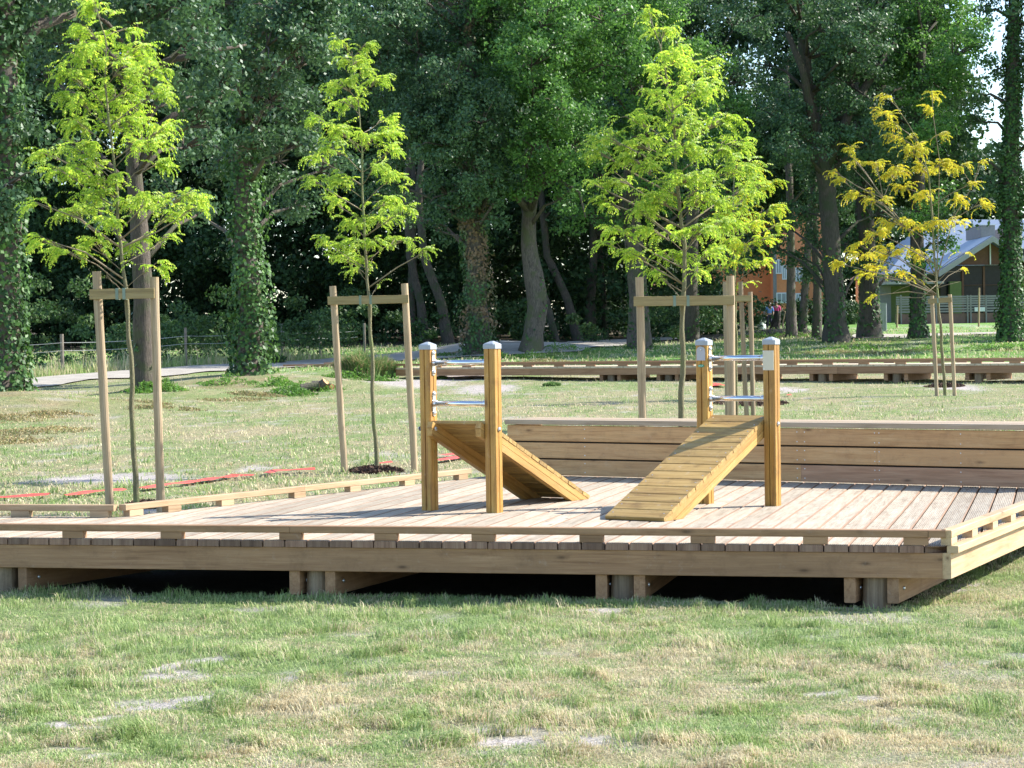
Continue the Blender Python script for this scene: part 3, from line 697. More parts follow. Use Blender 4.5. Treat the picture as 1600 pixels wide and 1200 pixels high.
def big_tree(label, Y, trunk, blobs, bark_='bark', leaf_='leaf_dark', ivy=0, limbs=(), name='oak_tree', leaf=.11, dens=1.0, ivymat='ivy', ivytop=1e9, extra_r=0, group=None, flare=1.5):
    """trunk: (x_px, y_px, half width px) from the foot up; blobs: (x, y, r_px, depth offset)"""
    k = Y/FPX; P = [pt(x, y, Y) for x, y, _ in trunk]; rr = [w_*k for *_, w_ in trunk]
    g = float(gz(P[0].x, P[0].y)); P[0].z = g-.15; rr[0] *= flare
    # insert a flare ring
    P.insert(1, P[0].lerp(P[1], .12)+Vector((0, 0, 0))); rr.insert(1, rr[0]*.55+rr[1]*.42)
    th = thing(name, (P[0].x, P[0].y, g), label, 'tree', group)
    fine = []; fr = []
    for a, b, ra, rb in zip(P[:-1], P[1:], rr[:-1], rr[1:]):
        n = max(2, int((b-a).length/.35))
        for i in range(n):
            f = i/n; fine.append(a.lerp(b, f)+Vector((random.uniform(-1, 1), random.uniform(-1, 1), 0))*ra*.06); fr.append(ra+(rb-ra)*f)
    fine.append(P[-1]); fr.append(rr[-1])
    mb = MB().tube(fine, fr, 18, wob=.1, prof=lambda an, h: 1+.13*math.sin(an*5+1)*max(0, 1-h*14)+.03*math.sin(an*9+h*20))
    mb.build('trunk', M[bark_], th, smooth=True, origin=(P[0].x, P[0].y, g))
    mb = MB(); cnt = 0
    for lb in limbs:
        Q = [pt(x, y, Y+dz) for x, y, _, dz in lb]; R_ = [w_*k for *_, w_, _ in [(0, 0, q[2], 0) for q in lb]]
        mb.tube(Q, R_, 9, wob=.12); cnt += 1
    if blobs:
        V = []; top = P[-1]
        for bx, by, br_, dy in blobs:
            c = pt(bx, by, Y+dy); r = br_*k; q, cc = blob_leaves(c, (r, r*.95, r*.85), dens, leaf, clump=.42); V.append(q)
            # a limb from the trunk into this mass, forking to its clumps
            zt_ = c.z-.5*math.hypot(c.x-P[0].x, dy); j = min(range(len(fine)), key=lambda i: abs(fine[i].z-zt_)); s_ = fine[j]
            if (c-s_).length > .6 and (c-s_).length < 4.2:
                mid = s_.lerp(c, .5)+Vector((random.uniform(-.3, .3), 0, .25)); mb.tube([s_, mid, c], [min(fr[j]*.4, .08), .045, .02], 7, wob=.15); cnt += 1
                for e in random.sample(range(len(cc)), min(6, len(cc))):
                    e_ = Vector(cc[e]); mb.tube([c.lerp(mid, .3), c.lerp(e_, .6)+Vector((0, 0, .08)), e_], [.03, .018, .007], 4)
        fast_mesh('crown', np.concatenate(V), 4, M[leaf_], th, origin=tuple(P[-1]))
    if cnt: mb.build('branches', M[bark_], th, smooth=True, origin=(P[0].x, P[0].y, g))
    if ivy:
        ps = []; nb_ = []
        for a, b, ra, rb in zip(fine[:-1], fine[1:], fr[:-1], fr[1:]):
            if a.z > ivytop: break
            n = int(ivy*(b-a).length*2*math.pi*ra*260); an = rng.uniform(0, 2*math.pi, n); f = rng.random(n)
            thick = .04+extra_r*(.1+1.6*noise(an*1.3, np.full(n, a.z*1.6), 31)**1.4); rad = ra+(rb-ra)*f+thick*rng.random(n)**.5
            dirs = np.stack([np.cos(an), np.sin(an), np.zeros(n)], 1)
            keep = fbm(an*1.3+3, a.z*1.2+f*.4, 12, 3) > (.66-.42*min(ivy, 1.0))
            p = np.array(a)[None]*(1-f[:, None])+np.array(b)[None]*f[:, None]+dirs*rad[:, None]
            ps.append(p[keep]); nb_.append(dirs[keep]+np.array((0, 0, .35)))
        pp = np.concatenate(ps); nn = np.concatenate(nb_)
        fast_mesh('ivy', leaf_quads(pp, .12, .095, .3, nn/np.linalg.norm(nn, axis=1, keepdims=True), .6), 4, M[ivymat], th, origin=(P[0].x, P[0].y, g))
    return th
def grid_blobs(x0, x1, y0, y1, r, n, dz=1.5, jit=.5):
    o = []
    for _ in range(n): o.append((random.uniform(x0, x1), random.uniform(y0, y1), r*random.uniform(.7, 1.25), random.uniform(-dz, dz)))
    return o
# the mature trees, left to right
big_tree('ivy-wrapped trunk standing at the far left edge of the photo', 42.5, [(8, 640, 27), (6, 500, 25), (10, 300, 24), (5, 100, 22), (0, -150, 18)],
         grid_blobs(-120, 55, -60, 20, 60, 4)+[(-20, 60, 70, 0), (5, 190, 55, -.5), (15, 290, 48, -.6), (0, 350, 42, -.5), (60, -10, 60, .5), (-60, 250, 60, 0)], ivy=1.3, extra_r=.14, limbs=[[(10, 90, 12, 0), (60, 40, 9, .5), (120, 20, 6, .8)]])
big_tree('bare grey-barked oak behind the leftmost staked sapling', 46.5, [(225, 625, 16), (224, 540, 15.5), (222, 440, 15), (215, 330, 13), (208, 250, 12), (215, 100, 11), (225, -80, 9)],
         grid_blobs(90, 340, -90, 0, 65, 8, 2)+[(70, 120, 45, 1.5), (300, 150, 45, 1.8), (330, 60, 60, 1), (60, 30, 50, 1.5), (100, 60, 50, 2), (300, 230, 50, 1.6), (110, 220, 45, 2), (270, 300, 42, 2), (150, 330, 40, 2.4), (320, 330, 38, 2), (300, 60, 60, -2.5), (360, 140, 50, -2), (130, 10, 50, -2), (70, 40, 45, -2), (250, 20, 55, -2.5), (320, 190, 42, -1.6), (210, 0, 50, -2.5), (270, 130, 40, -1.8)], bark_='barkmid', ivy=.14, ivytop=2.4, limbs=[[(218, 255, 7, 0), (240, 205, 6.5, .2), (270, 182, 6, .3), (320, 165, 4, .5), (365, 140, 1.5, .7)], [(218, 150, 7, 0), (235, 110, 6.5, -.2), (262, 96, 6, -.3), (320, 82, 4, -.4), (385, 70, 1.5, 0)], [(222, 40, 6, 0), (150, 5, 5, 0), (80, 10, 3, .3), (40, 60, 1, .3)], [(225, 25, 6, 0), (270, 2, 4, 0), (330, 12, 1.5, 0)]])
big_tree('bushy ivy-covered trunk left of the second sapling, leaves down to the grass', 54, [(392, 605, 19), (392, 500, 18), (385, 400, 17), (380, 250, 15), (390, 100, 13), (400, -80, 10)],
         grid_blobs(300, 520, -80, 60, 62, 12, 2)+[(330, 150, 60, 1), (440, 170, 62, .5), (480, 100, 60, 0), (350, 240, 50, 1.2), (450, 250, 52, 1), (400, 200, 52, -.5), (300, 210, 45, 2.5), (470, 320, 42, 2), (300, 330, 36, 2.5), (470, 170, 50, .5), (520, 260, 42, 2), (420, 60, 58, -2.5), (480, 60, 55, -2), (430, 150, 48, -2), (350, 100, 50, -2.5), (400, 230, 34, -1.2), (460, 230, 40, -1.5)], ivy=1.6, extra_r=.30,
         limbs=[[(400, 100, 7, 0), (425, 70, 5, -1), (450, 68, 3, -1.4), (470, 110, .8, -1.6)]])
big_tree('trunk with patches of brown dead ivy behind the left ramp', 71, [(748, 555, 17), (745, 480, 16), (742, 400, 15), (742, 300, 14), (735, 150, 12), (730, -50, 9)],
         grid_blobs(560, 800, -60, 230, 60, 22, 3)+[(690, 300, 45, -1), (770, 290, 42, -1.5), (620, 330, 40, 2), (600, 280, 50, 1), (700, 120, 60, -3), (760, 180, 58, -3.2), (690, 220, 55, -3), (740, 260, 44, -2.6), (650, 200, 60, -2), (720, 320, 34, -1.4), (680, 360, 26, 1), (770, 340, 24, -1)], ivy=1.2, extra_r=.25, ivymat='ivymix' if 'ivymix' in M else 'ivydead')
big_tree('stout leaning grey oak trunk, bare bark, right of the dead-ivy trunk', 71, [(829, 560, 15), (834, 520, 15), (840, 480, 16), (833, 430, 15), (826, 380, 12), (827, 335, 11), (835, 290, 9), (838, 100, 7), (840, -50, 5)],
         grid_blobs(740, 960, -40, 230, 58, 24, 2.5)+[(860, 270, 40, -1.5), (790, 280, 35, -1), (830, 90, 55, -3.5), (880, 160, 50, -3.5), (840, 220, 48, -3), (900, 230, 45, -3), (850, 30, 60, -3), (820, 290, 28, -1.6), (880, 310, 26, -1.3), (780, 300, 24, -1.2)], leaf_='leaf_mid', ivy=.12, ivytop=3.2, limbs=[[(827, 330, 7, 0), (800, 300, 5, -1), (770, 320, 2.5, -1.3), (750, 350, 1.5, -1.3)], [(830, 300, 6, 0), (870, 280, 4, -1), (905, 300, 2, -1.4), (915, 340, 1, -1.5)]])
big_tree('mature oak with sunlit rounded crown behind the third sapling', 74, [(1000, 545, 16), (998, 480, 15), (992, 400, 14), (985, 330, 14), (990, 200, 11), (1000, 60, 8)],
         [(1000, 60, 55, -1), (1060, 60, 50, -.5), (1100, 110, 50, -.5), (1130, 170, 48, -.5), (1050, 130, 60, -2), (980, 120, 60, -2), (1150, 230, 45, -.5), (1160, 290, 40, -.5), (1090, 210, 60, -2), (1010, 210, 60, -2.5), (940, 200, 55, -2), (950, 60, 55, -1), (930, 280, 45, -2), (900, 130, 50, -1), (1040, 290, 50, -2), (900, 330, 38, -1), (960, 340, 30, -.5), (1120, 330, 36, -1), (960, -20, 60, -1), (1030, 0, 50, -1)], leaf_='leaf_mid', ivy=.3)
big_tree('dark straight trunk just right of the third sapling', 84, [(1081, 525, 11), (1080, 450, 10), (1083, 300, 9), (1085, 150, 7)], grid_blobs(1020, 1180, -50, 300, 50, 8, 2), bark_='barkdark', ivy=.2)
for xb, w_, Yb, lb, leanx in ((870, 5, 90, 'thin leaning trunk nearest the stout grey oak, in the dark wood', -45), (905, 7, 92, 'dark trunk bending left at its foot in the wood beyond the path', -50), (921, 8, 94, 'dark upright forked trunk in the wood beyond the path', 6), (946, 5, 96, 'thin upright trunk rightmost of the dark group beyond the path', -8),
                              (665, 7, 90, 'dark leaning trunk seen between the two left posts', -25), (640, 7, 92, 'dark trunk in the wood right of the second sapling', 5), (702, 8, 88, 'dark trunk leaning left beside the dead-ivy trunk', -40)):
    big_tree(lb, Yb, [(xb, 520, w_), (xb+leanx*.35, 470, w_*.9), (xb+leanx, 400, w_*.8), (xb+leanx*1.2, 300, w_*.7), (xb+leanx, 200, w_*.5)], grid_blobs(xb-60, xb+60, 150, 340, 40, 4, 2), bark_='barkdark', leaf_='leaf_dark', name='woodland_tree', leaf=.14, dens=.7, ivy=.1)
big_tree('slender lit trunk in front of the orange wall', 88, [(1237, 520, 7.5), (1236, 450, 6.5), (1236, 380, 6), (1232, 250, 5.5), (1228, 100, 5)], grid_blobs(1190, 1300, 60, 330, 42, 7, 2), name='woodland_tree', ivy=.1)
big_tree('slender trunk leaning right, second beside the orange wall', 90, [(1254, 520, 6), (1257, 460, 5.5), (1262, 400, 5.5), (1268, 300, 5), (1272, 150, 4)], grid_blobs(1220, 1320, 60, 320, 42, 5, 2), name='woodland_tree', ivy=.5)
big_tree('dark narrow trunk between the lit slender ones and the big right trunk', 86, [(1277, 525, 7), (1277, 450, 6), (1272, 350, 5.5), (1270, 200, 5)], grid_blobs(1230, 1330, 60, 320, 42, 5, 2), bark_='barkdark', name='woodland_tree', ivy=.2)
big_tree('massive dark trunk with flared foot right of the right ramp', 74, [(1309, 545, 19), (1306, 500, 16.5), (1302, 440, 15), (1297, 350, 13.5), (1290, 280, 13), (1278, 230, 11), (1262, 130, 9), (1250, 20, 7)],
         grid_blobs(1190, 1370, -60, 250, 58, 16, 2.5)+[(1380, 330, 35, 2), (1250, 330, 35, 2), (1240, 395, 28, 3), (1205, 380, 34, 3), (1180, 400, 28, 3), (1225, 350, 36, 3), (1275, 380, 30, 3), (1300, 410, 24, 3), (1160, 370, 34, 3), (1265, 420, 16, 3), (1140, 410, 24, 3), (1320, 380, 30, 3), (1345, 420, 20, 3)], bark_='barkdark', ivy=.35, ivytop=4.5, limbs=[[(1290, 260, 9, 0), (1330, 170, 7, 0), (1395, 70, 5, .5)], [(1275, 220, 9, 0), (1255, 110, 6, -.5), (1230, 50, 4, -.6)]])
big_tree('broad trunk with ivy at its foot, second of the big right-hand trunks', 77, [(1360, 543, 17), (1358, 480, 15), (1356, 400, 14), (1350, 330, 13), (1345, 200, 11), (1350, 50, 8)],
         grid_blobs(1300, 1470, -60, 270, 58, 18, 2.5)+[(1392, 350, 34, 1), (1388, 400, 26, 1), (1400, 430, 16, 1)], bark_='barkdark', ivy=.4, limbs=[[(1346, 200, 8, 0), (1380, 130, 6, .4), (1400, 60, 4, .8)]])
big_tree('ivy-footed trunk behind the yellow-leaved sapling', 75, [(1436, 545, 14), (1434, 500, 11.5), (1434, 440, 11), (1433, 350, 10), (1436, 220, 9), (1440, 60, 7)],
         grid_blobs(1390, 1500, -60, 230, 50, 14, 2)+[(1450, 350, 30, -1), (1440, 410, 24, -1), (1465, 310, 34, -1), (1470, 380, 16, -.6)], leaf_='leaf_mid', bark_='barkdark', ivy=.7, ivytop=3.4)
big_tree('dark ivy-clad trunk at the right edge of the photo before the gabled hall', 73, [(1580, 540, 19), (1579, 480, 14), (1579, 400, 12.5), (1580, 300, 12), (1582, 150, 11), (1585, -20, 8)],
         [(1560, 300, 22, 0), (1600, 290, 34, 0), (1620, 220, 40, 0), (1605, 130, 34, 0), (1640, 80, 55, 0), (1560, -15, 30, 0), (1620, -40, 60, 0), (1530, -25, 24, 0), (1560, 235, 14, 0), (1555, 110, 14, .5), (1538, 150, 13, .5), (1520, 250, 15, 0), (1545, 290, 16, 0), (1520, 190, 12, .5), (1535, 20, 22, 0), (1660, 300, 50, 0), (1640, 20, 50, 0)], leaf_='leaf_dark', bark_='barkdark', ivy=1.5, extra_r=.13, flare=1.25)
# trees just outside the right-hand side of the view, whose shade falls into it
for xb, Yb, lb in ((1740, 70, 'tall oak outside the right edge, nearer the boardwalk'), (1900, 78, 'tall oak farther outside the right edge, beyond the lawn')):
    big_tree(lb, Yb, [(xb, 545, 16), (xb, 400, 14), (xb+10, 200, 11)], grid_blobs(xb-130, xb+130, -120, 250, 70, 16, 3), bark_='barkdark', ivy=.2, leaf=.16, dens=.7)

# ------------------------------------------------------------------ the mass of wood behind and undergrowth
def wood_mass(name, x0, x1, y0, y1, ztop, n, leaf, mat, label, zlow=0, cl=1.3, thin=None):
    nc = n//160; X = rng.uniform(x0, x1, nc); Y = rng.uniform(y0, y1, nc); Z = gz(X, Y)+zlow+rng.random(nc)**.9*(ztop-zlow)
    ps = []; nb_ = []
    for i in range(nc):
        if thin and thin(X[i], Y[i], Z[i]): continue
        c_ = cl*rng.uniform(.5, 1.4); d = rand_unit(160)*(rng.random((160, 1))**.5)*np.array((c_, c_, c_*.6)); ps.append(np.array((X[i], Y[i], Z[i]))+d); nb_.append(d/c_+np.array((0, 0, .4)))
    P = np.concatenate(ps); nn = np.concatenate(nb_); P = P[P[:, 2] > gz(P[:, 0], P[:, 1])-.1] if False else P
    o = fast_mesh(name, leaf_quads(P, leaf, leaf*.62, .1, nn/np.linalg.norm(nn, axis=1, keepdims=True), .4), 4, M[mat])
    return tag(o, label, 'vegetation', kind='stuff')
xr = lambda x, Y: (x-800)/FPX*Y
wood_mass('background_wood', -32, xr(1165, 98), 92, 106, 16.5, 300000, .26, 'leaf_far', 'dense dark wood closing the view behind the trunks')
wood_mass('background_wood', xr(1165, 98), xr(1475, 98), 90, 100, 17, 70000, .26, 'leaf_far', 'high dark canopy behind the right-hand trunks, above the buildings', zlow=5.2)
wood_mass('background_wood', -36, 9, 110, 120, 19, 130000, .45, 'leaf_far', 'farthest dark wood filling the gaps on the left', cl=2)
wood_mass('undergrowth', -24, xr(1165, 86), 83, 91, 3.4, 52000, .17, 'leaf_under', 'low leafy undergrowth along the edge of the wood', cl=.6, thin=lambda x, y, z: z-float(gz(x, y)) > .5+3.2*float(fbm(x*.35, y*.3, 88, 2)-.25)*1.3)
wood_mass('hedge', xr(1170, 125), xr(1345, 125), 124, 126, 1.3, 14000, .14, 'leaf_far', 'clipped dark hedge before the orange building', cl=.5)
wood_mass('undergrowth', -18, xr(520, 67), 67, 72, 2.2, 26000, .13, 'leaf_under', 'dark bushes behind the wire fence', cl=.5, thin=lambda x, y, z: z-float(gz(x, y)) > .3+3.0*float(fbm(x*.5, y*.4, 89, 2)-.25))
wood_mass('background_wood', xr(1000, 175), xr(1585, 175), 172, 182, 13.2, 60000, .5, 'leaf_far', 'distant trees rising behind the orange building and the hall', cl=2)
def patch(name, spots, leaf, mat, label, h=.35, dens=1.0, droop=.1):
    ps = []
    for x, y, rx, ry in spots:
        c = gpt(x, y); n = int(1300*dens*max(.3, rx/40)); r = rx*c.y/FPX*1.5
        a = rng.uniform(0, 2*math.pi, n); q = np.sqrt(rng.random(n)); X = c.x+np.cos(a)*q*r; Y = c.y+np.sin(a)*q*max(r*.7, ry*.1)
        hh = h*(1-q**1.3)*(.1+1.3*fbm(X*3, Y*3, 61, 2)); kk = rng.random(n) < sstep(.30, .62, fbm(X*2.2, Y*2.2, 62, 3))*(1-q)**.6*1.3; ps.append(np.stack([X, Y, gz(X, Y)+hh*rng.random(n)], 1)[kk])
    P = np.concatenate(ps); return tag(fast_mesh(name, leaf_quads(P, leaf, leaf*.35, droop), 4, M[mat]), label, 'vegetation', kind='stuff')
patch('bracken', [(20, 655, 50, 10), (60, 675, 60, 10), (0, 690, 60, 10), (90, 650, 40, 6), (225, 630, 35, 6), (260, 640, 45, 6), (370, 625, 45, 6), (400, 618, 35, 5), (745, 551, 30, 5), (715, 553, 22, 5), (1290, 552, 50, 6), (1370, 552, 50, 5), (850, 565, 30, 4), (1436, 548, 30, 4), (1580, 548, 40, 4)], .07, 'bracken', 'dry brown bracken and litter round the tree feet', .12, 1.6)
patch('ground_ivy', [(430, 603, 30, 5), (480, 610, 40, 5), (455, 618, 30, 5), (355, 600, 35, 5), (225, 612, 30, 4), (260, 610, 25, 4), (560, 592, 40, 5), (600, 596, 25, 4), (700, 557, 25, 4), (790, 560, 30, 5), (830, 560, 30, 4), (1000, 545, 40, 5), (1340, 546, 45, 4), (1570, 545, 50, 4), (1440, 547, 30, 3), (1240, 525, 40, 4), (1180, 527, 30, 4), (1290, 530, 25, 4), (880, 548, 40, 5)], .09, 'shrub', 'green nettles and leafy weeds at the tree feet', .3, 1.6)

# ------------------------------------------------------------------ grass
def blades(name, n, y0, y1, hgt, wid, margin=1.18, power=2.0, label=None, mask=None, straw=0., keepbare=.03, spread=.5):
    u = rng.random(n); Y = 1/(1/y0-u*(1/y0-1/y1)) if power == 2 else (y0**-.5-u*(y0**-.5-y1**-.5))**-2
    X = (rng.random(n)*2-1)*(.235*Y*margin+.3)
    k = (~in_platform(X, Y)) & (rng.random(n) > bareness(X, Y)*(1-keepbare))
    k &= dist_poly(X, Y, [(p.x, p.y) for p in PATH]) > 1.45+rng.random(n)*.3
    k &= dist_poly(X, Y, [(p.x, p.y) for p in PATH2]) > 1.3
    k &= rng.random(n) < .15+1.5*fbm(X*5, Y*5, 90, 2)**1.5
    if mask is not None: k &= mask(X, Y)
    X, Y = X[k], Y[k]; n = len(X); Z = gz(X, Y)
    d = dryness(X, Y); dr = (rng.random(n) < np.clip(.5+(d-.5)*1.15+straw, .06, .93))
    tuft = .35+1.0*fbm(X*2.4, Y*2.4, 55, 2)**1.6+1.1*sstep(.6, .75, fbm(X*5.5, Y*5.5, 57, 2))
    h = hgt*rng.uniform(.5, 1.4, n)*tuft*(1-.25*d); w_ = wid*rng.uniform(.7, 1.3, n)
    an = fbm(X*3.1, Y*3.1, 58, 2)*18+rng.normal(size=n)*1.1; ln = rng.uniform(.15, 1.3, n)*spread*2
    bx = np.cos(an)*h*ln; by = np.sin(an)*h*ln; wa = an+math.pi/2+rng.uniform(-.6, .6, n)
    base = np.stack([X, Y, Z-.004], 1); wv = np.stack([np.cos(wa)*w_, np.sin(wa)*w_, np.zeros(n)], 1)/2
    mid = base+np.stack([bx*.35, by*.35, h*.6], 1); tip = base+np.stack([bx, by, h*np.clip(1-ln*.35, .3, 1)], 1)
    g1, g2 = np.array((.21, .31, .09)), np.array((.44, .53, .22)); t1_, t2_ = np.array((.74, .66, .43)), np.array((.52, .42, .26))
    q = rng.random((n, 1)); c = np.where(dr[:, None], t1_*q+t2_*(1-q), g1*q+g2*(1-q)); 
    quad = np.stack([base-wv, base+wv, mid+wv*.8, mid-wv*.8], 1); tri = np.stack([mid-wv*.8, mid+wv*.8, tip+wv*.1, tip-wv*.1], 1)
    V = np.concatenate([quad, tri], 1).reshape(-1, 3)
    o = fast_mesh(name, V, 4, M['grass'], cols=np.repeat(c, 2, axis=0)); return tag(o, label, 'grass', kind='stuff')
blades('grass', 640000, 7.6, 16.5, .040, .0042, label='short patchy green and straw-coloured lawn in the foreground')
blades('grass', 260000, 16.5, 62, .05, .013, label='dry mown lawn between the deck and the boardwalk')
blades('grass', 70000, 62, 112, .10, .04, margin=1.3, label='green grass under and beyond the far trees', mask=lambda X, Y: (Y < 88) | (X > 9))
# taller fringe in the dark gap before the deck
def fringe(X, Y):
    t_ = (X-A.x)*D_.x+(Y-A.y)*D_.y; s_ = (X-A.x)*E_.x+(Y-A.y)*E_.y
    return (t_ > -.30) & (t_ < .12) & (s_ < .1) & (fbm(X*1.5, Y*.1, 4, 2) > .36)
blades('grass', 130000, 12.2, 16, .042, .0045, label='longer green grass fringe along the front edge of the deck', mask=fringe, straw=-.4)
def tall_band(X, Y):
    d = dist_poly(X, Y, [(p.x, p.y+3.6) for p in PATH[:5]]); return (d < 1.7) & (X < -5.6)
blades('tall_grass', 200000, 55, 72, .36, .018, label='tall pale seeding grass between the gravel path and the wire fence', mask=tall_band, straw=-.05, spread=.25)
def tuft(name, spots, label, cat, hh, n=2500, straw=.3, w_=.02, mat='grass'):
    P0 = gpt(*spots[0][:2]); V = []; Cc = []
    for x, y, rpx, hpx in spots:
        c = gpt(x, y); r = rpx*c.y/FPX; H = hpx*c.y/FPX; a = rng.uniform(0, 6.283, n); q = np.sqrt(rng.random(n)); X = c.x+np.cos(a)*q*r*.6; Y = c.y+np.sin(a)*q*r*.6
        an = a+rng.normal(size=n)*.6; h = H*rng.uniform(.35, 1, n)*(1-.35*q); ln = rng.uniform(.1, .7, n)*(.3+q)
        base = np.stack([X, Y, gz(X, Y)], 1); wv = np.stack([-np.sin(an), np.cos(an), 0*an], 1)*w_/2
        mid = base+np.stack([np.cos(an)*ln*h*.3, np.sin(an)*ln*h*.3, h*.65], 1); tip = base+np.stack([np.cos(an)*ln*h, np.sin(an)*ln*h, h*(1-.35*ln)], 1)
        V.append(np.concatenate([np.stack([base-wv, base+wv, mid+wv, mid-wv], 1), np.stack([mid-wv, mid+wv, tip+wv*.1, tip-wv*.1], 1)], 1).reshape(-1, 3))
        d = rng.random((n, 1)) < straw; q2 = rng.random((n, 1)); Cc.append(np.repeat(np.where(d, np.array((.45, .36, .2)), np.array((.10, .2, .05))*q2+np.array((.22, .34, .12))*(1-q2)), 2, axis=0))
    o = fast_mesh(name, np.concatenate(V), 4, M[mat], cols=np.concatenate(Cc), origin=tuple(P0)); return tag(o, label, cat)
tuft('grass_clump', [(565, 590, 45, 58), (540, 588, 25, 40), (600, 590, 30, 45)], 'tall wild grass clump growing by the end of the boardwalk', 'grass clump', .8)
tuft('weed_clump', [(690, 592, 14, 8)], 'small bright green weed before the boardwalk, left of the two', 'weed', .2, 500, 0, .04)
tuft('weed_clump', [(862, 603, 22, 9)], 'bright green weed clump before the boardwalk supports, right of the left ramp posts', 'weed', .2, 700, 0, .04)

# ------------------------------------------------------------------ staked saplings
def frond_leaves(S, Dr, L, n_pair, lw, ll):
    """arching pinnate leaves: S start points, Dr directions"""
    n = len(S); out = []; az = np.arctan2(Dr[:, 1], Dr[:, 0]); hor = np.stack([np.cos(az), np.sin(az), 0*az], 1); side = np.stack([-np.sin(az), np.cos(az), 0*az], 1)
    e0 = rng.uniform(-.1, 1.1, n); bend = rng.uniform(.9, 2.3, n); pos = S.copy(); step = (L/n_pair)
    for k in range(n_pair):
        el = e0-bend*k/n_pair; d = hor*np.cos(el)[:, None]+np.array((0, 0, 1))*np.sin(el)[:, None]; pos = pos+d*step[:, None]
        for sg in (-1, 1):
            ld = side*sg*rng.uniform(.5, 1, (n, 1))+np.array((0, 0, -1))*rng.uniform(.15, .9, (n, 1))+d*.35; ld /= np.linalg.norm(ld, axis=1, keepdims=True)
            l = ll*rng.uniform(.7, 1.2, (n, 1))*(1-.35*abs(k/n_pair-.4)); b = np.cross(ld, rand_unit(n)*.5+d); b /= np.linalg.norm(b, axis=1, keepdims=True)+1e-9; w_ = lw*.5
            out.append(np.stack([pos, pos+ld*l*.5+b*w_, pos+ld*l, pos+ld*l*.5-b*w_], 1))
    return np.concatenate(out).reshape(-1, 3)
def sapling(label, Y, trunk, blobs, mat, r0, fl=.2, dens=1.15, leaders=(), dead=(), ll=.038, depth=1.0):
    k = Y/FPX; P = [pt(x, y, Y) for x, y in trunk]; g = float(gz(P[0].x, P[0].y)); P[0].z = g-.05
    th = thing('staked_sapling', (P[0].x, P[0].y, g), label, 'young tree', 'young staked trees on the lawn')
    fine = []; 
    for a, b in zip(P[:-1], P[1:]):
        n = max(2, int((b-a).length/.07)); fine += [a.lerp(b, i/n) for i in range(n)]
    fine.append(P[-1]); nf = len(fine)
    jit = [Vector((float(noise(i*.35, 1, 3))-.5, float(noise(i*.35, 2, 3))-.5, 0))*.018 for i in range(nf)]
    fine = [p+j for p, j in zip(fine, jit)]
    rad = [r0*(1-.86*(i/nf)**.9)*(1+.28*max(0, float(noise(i*.9, 5, 6))-.72)*4) for i in range(nf)]
    MB().tube(fine, rad, 12, wob=.06).build('trunk', M['youngbark'], th, smooth=True, origin=(P[0].x, P[0].y, g))
    mb = MB(); S = []; Dr = []
    axes = [fine[nf//3:]]
    for ld in leaders:
        Q = [pt(x, y, Y) for x, y in ld]; mb.tube(Q, [r0*.38]+[r0*.2]*(len(Q)-2)+[r0*.08], 7); axes.append(Q)
    for bx, by, rx, ry in blobs:
        ox = (bx-trunk[-2][0]); dy = random.uniform(-1, 1)*depth*(.25+.35*min(1, abs(ox)/110)); c = pt(bx, by, Y+dy); a_, b_ = rx*k*1.12, ry*k*1.12
        want = c.z-.45*abs(c.x-fine[nf//2].x)-.1; cand = min((p for ax in axes for p in ax), key=lambda p: abs(p.z-want)+.5*abs(p.x-c.x))
        out = (c-cand); L = out.length; tips = []
        if L > .12:
            mid = cand.lerp(c, .5)+Vector((0, 0, .10*L*random.uniform(-.5, 1))); rb = max(.004, min(.013, L*.011))
            mb.tube([cand, cand.lerp(mid, .5), mid, mid.lerp(c, .6), c+out.normalized()*a_*.4], [rb, rb*.9, rb*.75, rb*.55, .002], 6, wob=.1)
        na = int(dens*10.5*math.pi*a_*b_/(fl*fl*.55)); nt = max(3, int(na/5)); pts = []
        for _ in range(nt):
            d = Vector((random.uniform(-1, 1)*a_, random.uniform(-1, 1)*a_*.9, random.uniform(-1, 1)*b_))
            if (d.x/a_)**2+(d.y/(a_*.9))**2+(d.z/b_)**2 > 1: d *= .6
            e = c+d; mb.tube([c-out.normalized()*min(L*.4, .15), c+d*.5+Vector((0, 0, .02)), e], [.0035, .0025, .0012], 4, cap=False); pts.append((c, e))
        for i in range(na):
            p, e = random.choice(pts); f = random.uniform(.25, 1.05); S.append(p.lerp(e, f)); o_ = (e-p)+out.normalized()*.12; o_ = Vector((o_.x+random.gauss(0, .1), o_.y+random.gauss(0, .1), 0)); Dr.append(o_)
    for ln in dead: mb.tube([pt(x, y, Y-.1) for x, y in ln], [r0*.25]+[r0*.15]*(len(ln)-2)+[.002], 5)
    mb.build('branches', M['twig'], th, smooth=True, origin=(P[0].x, P[0].y, g))
    S = np.array([tuple(s) for s in S]); Dr = np.array([tuple(d) for d in Dr]); Lf = fl*rng.uniform(.6, 1.15, len(S))
    fast_mesh('crown', frond_leaves(S, Dr, Lf, 9, ll*.42, ll), 4, M[mat], th, origin=tuple(P[-1])); return th
